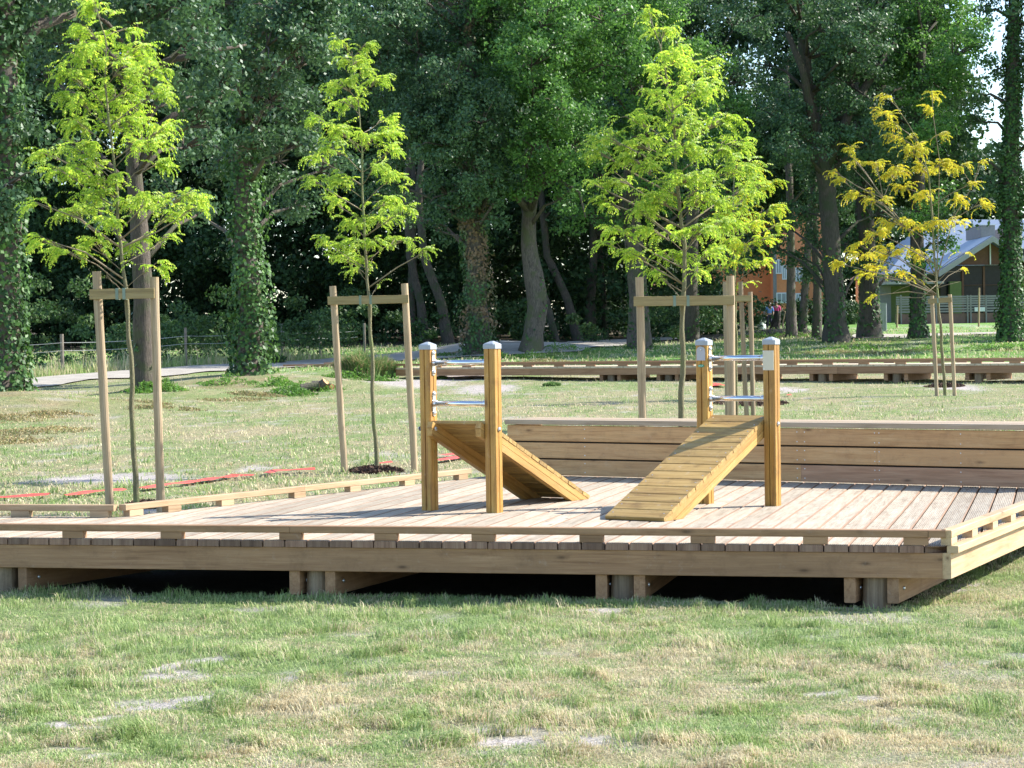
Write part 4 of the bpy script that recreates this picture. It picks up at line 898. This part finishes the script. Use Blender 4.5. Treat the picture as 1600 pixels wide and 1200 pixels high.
def stakes(label, Y, posts, bar, tie_x, rad=.041, mid=None, front=1):
    """posts: (x_top,y_top,x_bot,y_bot); bar: (x0,y0,x1,y1) centre line"""
    k = Y/FPX; b0 = pt(posts[0][2], posts[0][3], Y); g = float(gz(b0.x, b0.y))
    th = thing('tree_stake_frame', (b0.x, b0.y, g), label, 'tree support', 'stake frames holding the young trees')
    for xt, yt, xb, yb in posts:
        a = pt(xt, yt, Y); b = pt(xb, yb, Y); g_ = float(gz(b.x, b.y)); d = (a-b).normalized(); b = b-d*((b.z-g_+.1)/d.z)
        n = 7; Q = [b.lerp(a, i/n)+Vector((random.uniform(-1, 1), random.uniform(-1, 1), 0))*.0025 for i in range(n)]+[a]
        MB().tube([q-b for q in Q], [rad*random.uniform(.97, 1.04) for _ in Q], 14).build('stake', M['stake'], th, Matrix.Translation(b))
    a = pt(bar[0], bar[1], Y-rad-.012); b = pt(bar[2], bar[3], Y-rad-.012); u = b-a; L = u.length; hb_ = .048
    m0 = Matrix.Translation((a+b)/2) @ Matrix.Rotation(math.atan2(u.y, u.x), 4, 'Z') @ Matrix.Rotation(-math.atan2(u.z, math.hypot(u.x, u.y)), 4, 'Y')
    MB().box(-L/2, L/2, -.012, .012, -hb_, hb_, 0, .003).build('crossbar', M['stakebar'], th, m0)
    for x in tie_x:
        f = (x-bar[0])/(bar[2]-bar[0])*L-L/2; mb = MB()
        mb.box(f-.014, f+.014, -.017, -.0125, -hb_-.004, hb_+.004); mb.box(f-.014, f+.014, -.0125, .09, hb_+.0005, hb_+.005); mb.box(f-.014, f+.014, -.0125, .09, -hb_-.005, -hb_-.0005)
        mb.build('tie', M['tie'], th, m0)
    return th
T1 = [(150, 15, 25, 22), (145, 50, 33, 22), (195, 45, 13, 14), (130, 85, 38, 26), (210, 82, 36, 25), (115, 120, 30, 26), (185, 110, 28, 26), (240, 108, 20, 20), (120, 155, 33, 26), (190, 148, 38, 30), (245, 145, 20, 22), (125, 192, 32, 20), (195, 192, 42, 25), (255, 202, 24, 16),
      (75, 240, 32, 14), (120, 232, 30, 18), (140, 255, 35, 18), (220, 225, 34, 20), (100, 268, 34, 18), (165, 280, 28, 18), (240, 255, 22, 14), (60, 318, 20, 9), (110, 332, 40, 14), (150, 308, 34, 20), (235, 308, 30, 18), (290, 305, 28, 16), (265, 340, 28, 14), (215, 325, 26, 16), (305, 325, 14, 14),
      (70, 375, 24, 12), (105, 392, 40, 13), (150, 385, 34, 16), (210, 380, 24, 16), (240, 415, 26, 10), (262, 372, 12, 9), (180, 350, 24, 14), (165, 432, 5, 7)]
sapling('leftmost staked sapling, tall with bright lime green feathery leaves', 20.6, [(213, 790), (207, 640), (204, 560), (202, 525), (197, 450), (190, 400), (185, 350), (183, 300), (182, 275), (176, 225), (170, 185), (165, 125), (166, 70), (152, 12)], T1, 'young', .031, .19, 1.0)
stakes('purplish weathered stake pair and crossbar round the leftmost sapling', 20.5, [(151, 424, 171, 788), (241, 433, 251, 782)], (140, 460, 241, 458), (183, 194), .041)
T2 = [(530, 62, 11, 11), (568, 72, 13, 14), (550, 96, 24, 18), (567, 108, 16, 13), (538, 133, 30, 16), (592, 128, 16, 16), (545, 160, 26, 13), (500, 187, 20, 9), (527, 203, 27, 16), (600, 187, 15, 12), (582, 218, 32, 20), (612, 205, 16, 14), (492, 245, 16, 12), (517, 232, 20, 14), (612, 235, 14, 12),
      (490, 284, 16, 13), (530, 283, 32, 13), (582, 265, 24, 11), (612, 278, 20, 15), (522, 318, 20, 14), (603, 318, 28, 15), (634, 325, 13, 14), (548, 350, 28, 15), (600, 345, 22, 11), (508, 378, 13, 12), (543, 380, 26, 14), (585, 380, 20, 12), (622, 378, 26, 11), (665, 393, 15, 9), (535, 404, 26, 10), (580, 410, 20, 8), (560, 422, 12, 6), (590, 447, 5, 4)]
sapling('second sapling from the left, slim spire of lime green leaves', 25.8, [(590, 742), (584, 650), (581, 560), (578, 480), (574, 440), (570, 380), (567, 300), (566, 230), (563, 190), (556, 130), (550, 80)], T2, 'young', .030, .19, 1.0)
stakes('tan stake pair and crossbar round the second sapling', 25.7, [(520, 447, 539, 742), (632, 443, 648, 735)], (512, 470, 638, 467), (563, 579), .041)
T3 = [(1015, 27, 15, 13), (1035, 50, 24, 16), (1055, 92, 38, 20), (1098, 108, 30, 20), (1030, 115, 20, 16), (1020, 145, 20, 14), (1080, 143, 38, 20), (1112, 140, 16, 12), (1045, 165, 30, 15), (990, 186, 28, 15), (1060, 195, 42, 20), (1125, 190, 32, 20), (950, 215, 28, 12), (1000, 225, 38, 20), (1070, 235, 42, 20), (1140, 225, 34, 24), (940, 240, 24, 13), (1000, 260, 38, 20), (1070, 280, 48, 24), (1148, 265, 30, 24), (968, 280, 32, 14), (928, 288, 14, 8),
      (1030, 310, 40, 20), (1100, 310, 38, 20), (1158, 298, 24, 18), (950, 318, 24, 13), (1000, 332, 34, 14), (1125, 348, 36, 20), (968, 360, 32, 12), (1030, 365, 38, 15), (1090, 365, 34, 18), (990, 395, 28, 12), (1040, 400, 34, 12), (1110, 393, 28, 12), (955, 383, 20, 8), (1022, 425, 18, 8), (1096, 425, 18, 8), (1037, 437, 10, 6)]
sapling('fullest sapling, broad lime green crown behind the right ramp', 22, [(1064, 770), (1065, 650), (1066, 560), (1067, 470), (1070, 420), (1069, 382), (1063, 330), (1056, 275), (1057, 235), (1050, 160), (1036, 90), (1018, 32)], T3, 'young', .037, .20, 1.05)
stakes('pale stake pair and crossbar behind the bench holding the fullest sapling', 21.9, [(999, 433, 1007, 765), (1141, 431, 1144, 765)], (990, 471, 1147, 469), (1054, 1075), .041)
T4 = [(1190, 290, 24, 14), (1150, 330, 24, 14), (1200, 330, 24, 18), (1212, 352, 15, 11), (1178, 350, 26, 14), (1140, 380, 20, 14), (1172, 385, 26, 14), (1150, 408, 20, 10), (1188, 410, 16, 9), (1122, 420, 12, 6), (1163, 445, 14, 6), (1175, 268, 20, 14), (1130, 350, 20, 14), (1165, 310, 20, 14), (1195, 372, 15, 10)]
sapling('slender sapling of mixed green and yellow leaves directly behind the fullest one', 34, [(1150, 625), (1150, 520), (1148, 440), (1147, 380), (1146, 300), (1150, 250)], T4, 'mixed', .032, .24, .8, ll=.05)
stakes('three grey stakes and short crossbar round the sapling behind the fullest one', 33.9, [(1133, 440, 1136, 620), (1157, 440, 1165, 618), (1172, 456, 1176, 604)], (1133, 467, 1174, 466), (1146,), .036)
SC_ = 1.15
T5 = [(1456, 148, 8, 13), (1455, 170, 7, 10), (1388, 152, 8, 9), (1382, 178, 16, 9), (1397, 195, 12, 9), (1408, 215, 16, 9), (1420, 235, 26, 12), (1465, 213, 12, 7), (1323, 235, 11, 9), (1338, 253, 11, 6), (1303, 268, 9, 5), (1318, 284, 11, 7), (1370, 258, 18, 8), (1398, 268, 24, 11), (1410, 292, 18, 8), (1443, 265, 15, 13), (1467, 258, 13, 14), (1502, 262, 14, 8), (1530, 255, 7, 5), (1515, 288, 9, 6), (1342, 302, 20, 9), (1372, 312, 18, 8), (1532, 318, 8, 14), (1492, 312, 16, 8), (1450, 305, 22, 10), (1368, 362, 24, 10), (1345, 385, 12, 8), (1400, 348, 24, 10), (1430, 355, 18, 8), (1470, 348, 20, 8), (1496, 350, 12, 7), (1347, 400, 20, 9), (1392, 395, 24, 11), (1432, 395, 20, 8), (1380, 420, 20, 8), (1320, 414, 15, 8), (1355, 430, 16, 5), (1412, 430, 14, 5), (1506, 395, 7, 4), (1500, 421, 6, 4), (1430, 436, 6, 4), (1372, 461, 13, 4)]
sapling('sparse sapling with yellow autumn leaves, farthest right before the boardwalk', 43, [(1477, 604), (1471, 530), (1464, 450), (1460, 400), (1457, 340), (1452, 280), (1440, 230), (1410, 180), (1392, 150)], T5, 'yellow', .036, .28, 1.1, leaders=[[(1464, 440), (1466, 350), (1468, 250), (1458, 180), (1456, 140)], [(1462, 440), (1490, 340), (1520, 290), (1532, 260)], [(1462, 430), (1420, 360), (1380, 310), (1330, 260)]],
        dead=[[(1463, 445), (1440, 465), (1420, 465), (1400, 462)], [(1463, 440), (1440, 440), (1410, 450), (1390, 460)], [(1465, 440), (1480, 425), (1500, 424), (1508, 418)], [(1464, 450), (1480, 445), (1500, 440)]], ll=.055)
stakes('thin pale stakes and crossbar round the yellow-leaved sapling', 42.9, [(1456, 462, 1463, 602), (1484, 460, 1491, 606)], (1450, 471, 1487, 468), (1465,), .038)
# mulch under the saplings
def mulch(x, y, rpx, label):
    c = gpt(x, y); r = rpx*c.y/FPX; n = 1500; a = rng.uniform(0, 6.283, n); q = np.sqrt(rng.random(n)); X = c.x+np.cos(a)*q*r; Y = c.y+np.sin(a)*q*r
    Z = gz(X, Y)+.06*(1-q*q)*rng.random(n)+.01; v = leaf_quads(np.stack([X, Y, Z], 1), .07, .03)
    tag(fast_mesh('bark_mulch', v, 4, M['mulch']), label, 'mulch', kind='stuff')
mulch(588, 737, 42, 'dark bark mulch round the foot of the second sapling'); mulch(232, 793, 40, 'dark bark mulch behind the kerb rail at the leftmost sapling')
mulch(1475, 604, 32, 'dark bark mulch round the foot of the yellow-leaved sapling'); mulch(1172, 632, 60, 'dark bark mulch seen between the bars of the right ramp')

# ------------------------------------------------------------------ small things on the lawn
def tape(px, wpx, label):
    P = [gpt(*q) for q in px]; q = []
    for a, b in zip(P[:-1], P[1:]):
        n = max(1, int((b-a).length/.12)); q += [a.lerp(b, i/n) for i in range(n)]
    q.append(P[-1]); v = []; wd = wpx
    for i, p in enumerate(q):
        t_ = (q[min(i+1, len(q)-1)]-q[max(0, i-1)]).normalized(); nn = Vector((-t_.y, t_.x, 0)); ww = wd*(.35+1.0*float(noise(i*.35, p.y, 4)))
        for sg in (-1, 0, 1):
            u = p+nn*sg*ww/2; v.append((u.x, u.y, float(gz(u.x, u.y))+.024+.022*float(noise(i*.5+sg, 3, 2))+(.015 if sg == 0 else 0)))
    f = [(i*3+k, i*3+k+1, i*3+k+4, i*3+k+3) for i in range(len(q)-1) for k in range(2)]
    return tag(MB().add(v, f).build('marking_tape', M['tape'], smooth=True), label, 'tape', 'red tape pieces lying on the lawn')
tape([(0, 783), (20, 782), (50, 780), (78, 779)], .14, 'red tape strip on the grass at the far left edge')
tape([(100, 780), (130, 776), (160, 773), (192, 771)], .12, 'red tape strip between the left stake and leftmost sapling')
tape([(218, 769), (245, 765), (290, 760), (330, 753), (362, 749), (398, 748)], .15, 'longest red tape strip, rising right past the leftmost sapling')
tape([(416, 745), (428, 741), (455, 740), (492, 738)], .15, 'red tape strip between the first two saplings')
tape([(690, 716), (720, 713)], .14, 'short red tape strip just right of the left post')
tape([(680, 724), (705, 721), (735, 716)], .14, 'red tape strip seen beneath the left ramp')
tape([(590, 729), (612, 727)], .10, 'faint red tape scrap behind the mulch of the second sapling')
tape([(1108, 606), (1118, 602), (1126, 606)], .25, 'red tape scrap seen through the bars of the right ramp')
tape([(1229, 620), (1236, 620)], .25, 'tiny red tape scrap on the lawn right of the right ramp')
# log pile
c = gpt(500, 610); lp = [((470, 612), (498, 602), .09), ((488, 603), (507, 600), .08), ((488, 616), (512, 618), .10), ((497, 606), (508, 596), .09), ((515, 617), (519, 622), .07), ((478, 606), (492, 612), .07)]
for i, ((x0, y0), (x1, y1), r) in enumerate(lp):
    a = pt(x0, y0, c.y+(.25*i % .6)-.3); b = pt(x1, y1, c.y+(.17*i % .5)-.2); 
    for p in (a, b): p.z = max(p.z, float(gz(p.x, p.y))+r*.9)
    lab = ['grey log lying left in the small pile', 'short log behind the others in the pile', 'cut log with orange end at the front of the pile', 'log sticking up at the right of the pile', 'small orange cut piece apart from the pile', 'thin log lowest under the pile'][i]
    u = (b-a).normalized(); th = thing('cut_log', tuple(a), lab, 'log', 'logs in a small pile on the grass')
    MB().tube([a, b], [r, r*.95], 12, wob=.05).build('log_bark', M['bark'], th); MB().tube([b+u*.001, b+u*.006], r*.9, 12).build('cut_end', M['logcut'], th)
p = gpt(617, 585); th = thing('log_stump', tuple(p), 'pale upright cut log at the left end of the boardwalk', 'log')
MB().tube([p-Vector((0, 0, .05)), p+Vector((0, 0, .2)), p+Vector((0, 0, .27))], [.1, .09, .088], 12, wob=.06).build('log_bark', M['stakeg'], th); MB().tube([p+Vector((0, 0, .2705)), p+Vector((0, 0, .275))], .08, 12).build('cut_end', M['stake'], th)
# torn stump right
Ys = 95.; b0 = pt(1212, 522, Ys); g = float(gz(b0.x, b0.y)); th = thing('tree_stump', (b0.x, b0.y, g), 'dark torn tree stump with a pale splinter before the two people', 'stump'); ks = Ys/FPX
MB().tube([(b0.x-.1, b0.y, g-.2), (b0.x, b0.y, g+.3), tuple(pt(1214, 500, Ys)), tuple(pt(1216, 486, Ys))], [10*ks, 8*ks, 6.5*ks, 4.5*ks], 12, wob=.3).build('trunk', M['barkdark'], th)
MB().tube([tuple(pt(1225, 520, Ys-.2)), tuple(pt(1223, 505, Ys-.2)), tuple(pt(1227, 487, Ys-.2)), tuple(pt(1221, 484, Ys-.2))], [2*ks, 1.2*ks, 1*ks, .6*ks], 7).build('splinter', M['stake'], th)

# ------------------------------------------------------------------ wire fence on the left
fps = [(98, 522, 584), (-40, 524, 590), (291, 512, 572), (440, 506, 562), (500, 508, 557), (570, 505, 552)]
fps.sort(); base = []
p0 = gpt(98, 584); fence = thing('wire_fence', tuple(p0), 'old post and wire fence along the wood beyond the gravel path', 'fence')
tops = []
for x, yt, yb in fps:
    b = gpt(x, yb); k = b.y/FPX; hgt = (yb-yt)*k; lean = random.uniform(-.03, .03)
    MB().tube([(0, 0, -.2), (lean, 0, hgt*.5), (lean*1.3, 0, hgt)], .052 if x == 98 else .04, 9, wob=.08).build('post', M['fencepost'], fence, Matrix.Translation(b)); tops.append((b, hgt))
for f_ in (.58, .78):
    Q = []
    for (a, ha), (b, hb_) in zip(tops[:-1], tops[1:]):
        for i in range(6): t_ = i/6; q = (a+Vector((0, -.05, ha*f_))).lerp(b+Vector((0, -.05, hb_*f_)), t_); q.z -= .1*4*t_*(1-t_)*.5; Q.append(q)
    MB().tube(Q, .009, 5).build('wire', M['wire'], fence)

# ------------------------------------------------------------------ the gabled hall
Yh = 132.; kh = Yh/FPX
def hp(x, y, dy=0): return pt(x, y, Yh+dy)
gbase = 2.1
p0 = hp(1540, 505); hall = thing('gabled_hall', (p0.x, Yh, gbase), 'hall with pale metal roof and dark glazed gable at the right edge', 'building')
def hb2(x0, y0, x1, y1, d0, d1, name, mat, par=None):
    a = hp(x0, y1, 0); b = hp(x1, y0, 0); z0, z1 = a.z, b.z
    if y1 >= 500: z0 = gbase-1.2
    return MB().box(a.x, b.x, Yh+d0, Yh+d1, z0, z1).build(name, mat, par or hall)
def gable(xa, ya, xl, yl, xr_, yr, th_px, d0, d1, name, mat):
    A0 = hp(xa, ya); L0 = hp(xl, yl); R0 = hp(xr_, yr); t_ = th_px*kh
    for P, nm in ((L0, name), (R0, name)):
        MB().prism([(A0.x, A0.z), (P.x, P.z), (P.x, P.z-t_), (A0.x, A0.z-t_)], Yh+d0, Yh+d1).build(nm, mat, hall)
gable(1545, 370, 1462, 424, 1628, 424, 9, -1.2, -.9, 'bargeboard', M['barge'])
gable(1545, 369, 1460, 423.4, 1630, 423.4, 3, -.899, 6, 'porch_roof', M['roof'])
A0 = hp(1545, 379); MB().prism([(A0.x, A0.z), (hp(1492, 414).x, hp(1492, 414).z), (hp(1598, 414).x, hp(1598, 414).z)], Yh-.3, Yh-.2).build('gable_infill', M['clad'], hall)
hb2(1540, 388, 1640, 505, .0, .1, 'gable_glazing', M['glass'])
hb2(1470, 414.5, 1540, 505, .001, .11, 'gable_glazing', M['glass'])
hb2(1498, 413.6, 1592, 415.2, -.45, -.35, 'tie_beam', M['white']); hb2(1544.2, 379, 1545.6, 413.5, -.45, -.35, 'king_post', M['white'])
for x in (1503, 1536, 1568, 1597): hb2(x, 416, x+2.2, 505, -.12, -.02, 'mullion', M['clad'])
hb2(1500, 444, 1600, 446, -.1, -.015, 'transom', M['clad'])
hb2(1482, 440, 1499, 505, -.6, -.13, 'green_panel', M['greenwall'])
# main hall roof and walls behind
a = hp(1380, 425, 6); b = hp(1700, 425, 6); r0 = hp(1455, 343, 12); r1 = hp(1720, 343, 12)
MB().add([(a.x, Yh+4.5, hp(1400, 424).z), (b.x, Yh+4.5, hp(1700, 424).z), (r1.x, Yh+12, r1.z), (r0.x, Yh+12, r0.z), (b.x, Yh+20, hp(1700, 424).z), (a.x, Yh+20, hp(1400, 424).z)], [(0, 1, 2, 3), (3, 2, 4, 5), (0, 3, 5), (1, 4, 2)]).build('roof', M['roof'], hall)
MB().box(a.x+.3, b.x-.3, Yh+5, Yh+19, gbase-1.2, hp(1400, 426).z).build('wall', M['greywall'], hall)
hb2(1547, 349, 1569, 368, 2.5, 7, 'roof_light', M['roofl'] if 'roofl' in M else M['greywall']); hb2(1546, 347, 1571, 348.9, 2.4, 7.1, 'roof_light_cap', M['white'])
hb2(1590, 352, 1612, 368, 2.5, 7, 'roof_light', M['greywall']); hb2(1589, 350, 1614, 351.9, 2.4, 7.1, 'roof_light_cap', M['white'])
hb2(1380, 440, 1470, 445, -1, 4.4, 'side_canopy', M['barge']); hb2(1396, 446, 1440, 505, .9, 1.0, 'green_panel', M['greenwall']); hb2(1440, 446, 1481, 505, .9, 1.0, 'side_wall', M['greenwall']); hb2(1376, 446, 1395.5, 505, .8, 1.0, 'side_wall', M['greywall'])
# railing in front
Yr = 124.; rail = thing('metal_railing', tuple(pt(1500, 503, Yr)), 'grey metal railing over a low wall before the gabled hall', 'railing')
def rb(x0, y0, x1, y1, d0, d1, name, mat):
    a = pt(x0, y1, Yr); b = pt(x1, y0, Yr); z0 = a.z if y1 < 500 else a.z-.6; return MB().box(a.x, b.x, Yr+d0, Yr+d1, z0, b.z).build(name, mat, rail)
for y in (463, 466.5, 470, 473.5, 477.5, 482, 486): rb(1400, y-.5, 1645, y+.5, 0, .03, 'rail_bar', M['railm'])
for x in (1407, 1432, 1462, 1511, 1516, 1540, 1564, 1590, 1625): rb(x, 461, x+1.8, 503, -.03, .06, 'post', M['railm'])
rb(1400, 487.5, 1645, 503, .07, .3, 'low_wall', M['brickbase'])
s_ = thing('notice_board', tuple(pt(1531, 503, Yr-1)), 'small white blank board hung on the metal railing', 'sign')
a = pt(1523, 486.5, Yr-.1); b = pt(1539, 480, Yr-.1); MB().box(a.x, b.x, a.y, a.y+.03, a.z, b.z).build('board', M['white'], s_); MB().box(a.x-.02, b.x+.02, a.y+.0305, a.y+.05, a.z-.02, b.z+.02).build('frame', M['railm'], s_)
for (x, yt, yb, Ym, lb) in ((1530, 450, 508, 112, 'thin pale stake on the far lawn before the railing, right one'), (1402, 478, 513, 110, 'short thin stake on the far lawn left of the ivy-footed trunk')):
    a = pt(x, yt, Ym); b = pt(x-1, yb, Ym); gg = float(gz(b.x, b.y)); th = thing('garden_stake', (b.x, b.y, gg), lb, 'stake', 'thin stakes on the far lawn')
    MB().tube([(b.x, b.y, gg-.3), tuple(a)], [.05, .045], 8, wob=.05).build('pole', M['stake'], th); MB().tube([tuple(a), tuple(a+Vector((0, 0, .02)))], .03, 8).build('tip', M['stakebar'], th)
# pale cabinet
Yc = 104.; a = pt(1368, 505, Yc); b = pt(1385.5, 474.5, Yc); th = thing('utility_cabinet', tuple(a), 'pale grey metal cabinet beside the second big right-hand trunk', 'cabinet')
MB().box(a.x, b.x, Yc, Yc+.5, a.z-.5, b.z, 0, .02).build('body', M['cabinet'], th)
for i in range(1, 5): x = a.x+(b.x-a.x)*i/5; MB().box(x-.006, x+.006, Yc-.012, Yc-.001, a.z-.3, b.z-.03).build('rib', M['cabinet'], th)
MB().box(a.x-.02, b.x+.02, Yc-.02, Yc+.52, b.z+.001, b.z+.04).build('lid', M['cabinet'], th)
# ------------------------------------------------------------------ the orange building
Yo = 150.
def op(x, y, d=0): return pt(x, y, Yo)
c0 = op(1211, 474); ob = thing('orange_building', (c0.x, Yo, 2.4), 'orange rendered building with white windows behind the slender trunks', 'building')
zt_ = op(1211, 330).z; zb = 1.6; xl = op(1030, 474).x; xr2 = op(1290, 474).x
MB().box(c0.x, xr2, Yo, Yo+10, zb, zt_).build('wall', M['orange'], ob); MB().box(xl, c0.x-.001, Yo+2.5, Yo+9.9, zb, zt_-.01).build('wall', M['orange'], ob)
MB().box(c0.x-.12, c0.x+.12, Yo-.06, Yo-.001, zb, zt_).build('corner_trim', M['railm'], ob)
MB().box(xl-.3, xr2+.3, Yo-.4, Yo+10.4, zt_+.001, zt_+.25).build('roof', M['roof'], ob)
for x0, y0, x1, y1 in ((1213, 457, 1229, 474), (1243, 458, 1251, 474), (1222, 414, 1229, 437), (1243, 418, 1254, 440), (1276, 444, 1283, 455), (1212, 405, 1221, 428)):
    a = op(x0, y1); b = op(x1, y0); wn = MB().box(a.x, b.x, Yo-.08, Yo-.001, a.z, b.z).build('window', M['white'], ob)
    MB().box(a.x+.08, (a.x+b.x)/2-.04, Yo-.1, Yo-.081, a.z+.08, b.z-.08).build('pane', M['pane'] if 'pane' in M else M['cabinet'], wn); MB().box((a.x+b.x)/2+.04, b.x-.08, Yo-.1, Yo-.081, a.z+.08, b.z-.08).build('pane', M['cabinet'], wn)
# pale green bin and post
Yb = 106.; a = pt(1190, 520, Yb); th = thing('litter_bin', tuple(a), 'pale green rounded bin left of the torn stump', 'bin')
gb = float(gz(a.x, a.y)); kb = Yb/FPX
MB().tube([(a.x, a.y, gb-.1), (a.x, a.y, gb+.05), (a.x, a.y, pt(1190, 503, Yb).z)], [6.5*kb, 7*kb, 6.5*kb], 18).build('body', M['bin'], th, smooth=True)
z = pt(1190, 503, Yb).z; MB().tube([(a.x, a.y, z+.001), (a.x, a.y, z+.05), (a.x, a.y, z+.09)], [6.9*kb, 6.9*kb, 4*kb], 18).build('lid', M['bin'], th, smooth=True)
a = pt(1194, 505, 112); b = pt(1194, 484, 112); th = thing('bollard', tuple(a), 'thin grey bollard between the bin and the two people', 'bollard')
MB().tube([(a.x, a.y, float(gz(a.x, a.y))-.1), tuple(b)], .05, 10).build('post', M['cabinet'], th); MB().dome(b, (0, 0, 1), .055, .05).build('top', M['cabinet'], th)
# ------------------------------------------------------------------ two people far off
def person(x, label, shirt, Yp, H, lean):
    k = H/1.7; p = pt(x, 505, Yp); g = float(gz(p.x, p.y)); O = Vector((p.x, p.y, g)); th = thing('person', tuple(O), label, 'person')
    J = {'pel': (0, 0, .92), 'sp': (lean*.4, -.02, 1.12), 'ch': (lean, -.03, 1.34), 'nk': (lean*1.1, -.03, 1.47), 'hd': (lean*1.15, -.04, 1.58), 'ht': (lean*1.15, -.03, 1.70),
         'sl': (lean-.18, -.03, 1.40), 'el': (lean-.25, -.05, 1.13), 'wl': (lean-.20, -.2, .92), 'hl': (lean-.18, -.26, .86), 'sr': (lean+.18, -.03, 1.40), 'er': (lean+.25, -.02, 1.13), 'wr': (lean+.22, -.16, .92), 'hr': (lean+.2, -.22, .86),
         'kl': (-.11, -.06, .50), 'al': (-.12, .06, .08), 'tl': (-.13, -.12, .03), 'kr': (.11, -.10, .50), 'ar': (.13, -.02, .08), 'tr': (.14, -.18, .03), 'hpl': (-.09, 0, .88), 'hpr': (.09, 0, .88)}
    Ed = [('pel', 'sp'), ('sp', 'ch'), ('ch', 'nk'), ('nk', 'hd'), ('hd', 'ht'), ('ch', 'sl'), ('sl', 'el'), ('el', 'wl'), ('wl', 'hl'), ('ch', 'sr'), ('sr', 'er'), ('er', 'wr'), ('wr', 'hr'), ('pel', 'hpl'), ('hpl', 'kl'), ('kl', 'al'), ('al', 'tl'), ('pel', 'hpr'), ('hpr', 'kr'), ('kr', 'ar'), ('ar', 'tr')]
    Rd = {'pel': .14, 'sp': .125, 'ch': .145, 'nk': .055, 'hd': .095, 'ht': .06, 'sl': .065, 'sr': .065, 'el': .045, 'er': .045, 'wl': .032, 'wr': .032, 'hl': .035, 'hr': .035, 'kl': .065, 'kr': .065, 'al': .045, 'ar': .045, 'tl': .04, 'tr': .04, 'hpl': .1, 'hpr': .1}
    def skinned(keys, nm, mat, grow=1.0, extra=0):
        ks_ = [q for q in J if q in keys]; me = bpy.data.meshes.new(nm); me.from_pydata([tuple(Vector(J[q])*k) for q in ks_], [(ks_.index(a), ks_.index(b)) for a, b in Ed if a in keys and b in keys], [])
        o = bpy.data.objects.new(nm, me); COL.objects.link(o); attach(o, th, Matrix.Translation(O)); o.modifiers.new('skin', 'SKIN'); o.modifiers.new('sub', 'SUBSURF').levels = 1
        for i, q in enumerate(ks_): r = (Rd[q]*grow+extra)*k; me.skin_vertices[0].data[i].radius = (r, r*.8)
        me.skin_vertices[0].data[0].use_root = True; me.materials.append(mat); return o
    skinned(list(J), 'body', M['skin']); skinned(['sp', 'ch', 'sl', 'el', 'sr', 'er', 'pel'], 'shirt', shirt, 1.1, .012); skinned(['pel', 'hpl', 'kl', 'al', 'hpr', 'kr', 'ar'], 'trousers', M['navy'], 1.08, .012)
    mb = MB(); hd = Vector(J['hd'])*k; mb.dome(hd+Vector((0, .03, .02))*k, (0, .35, 1), .125*k, .13*k, 12); mb.build('hair', M['hair'], th, Matrix.Translation(O), smooth=True)
person(1202, 'person in a blue shirt beyond the torn stump', M['blue'], 112, 1.38, .02)
person(1214, 'person in a magenta shirt behind the torn stump', M['magenta'], 113, 1.40, -.02)
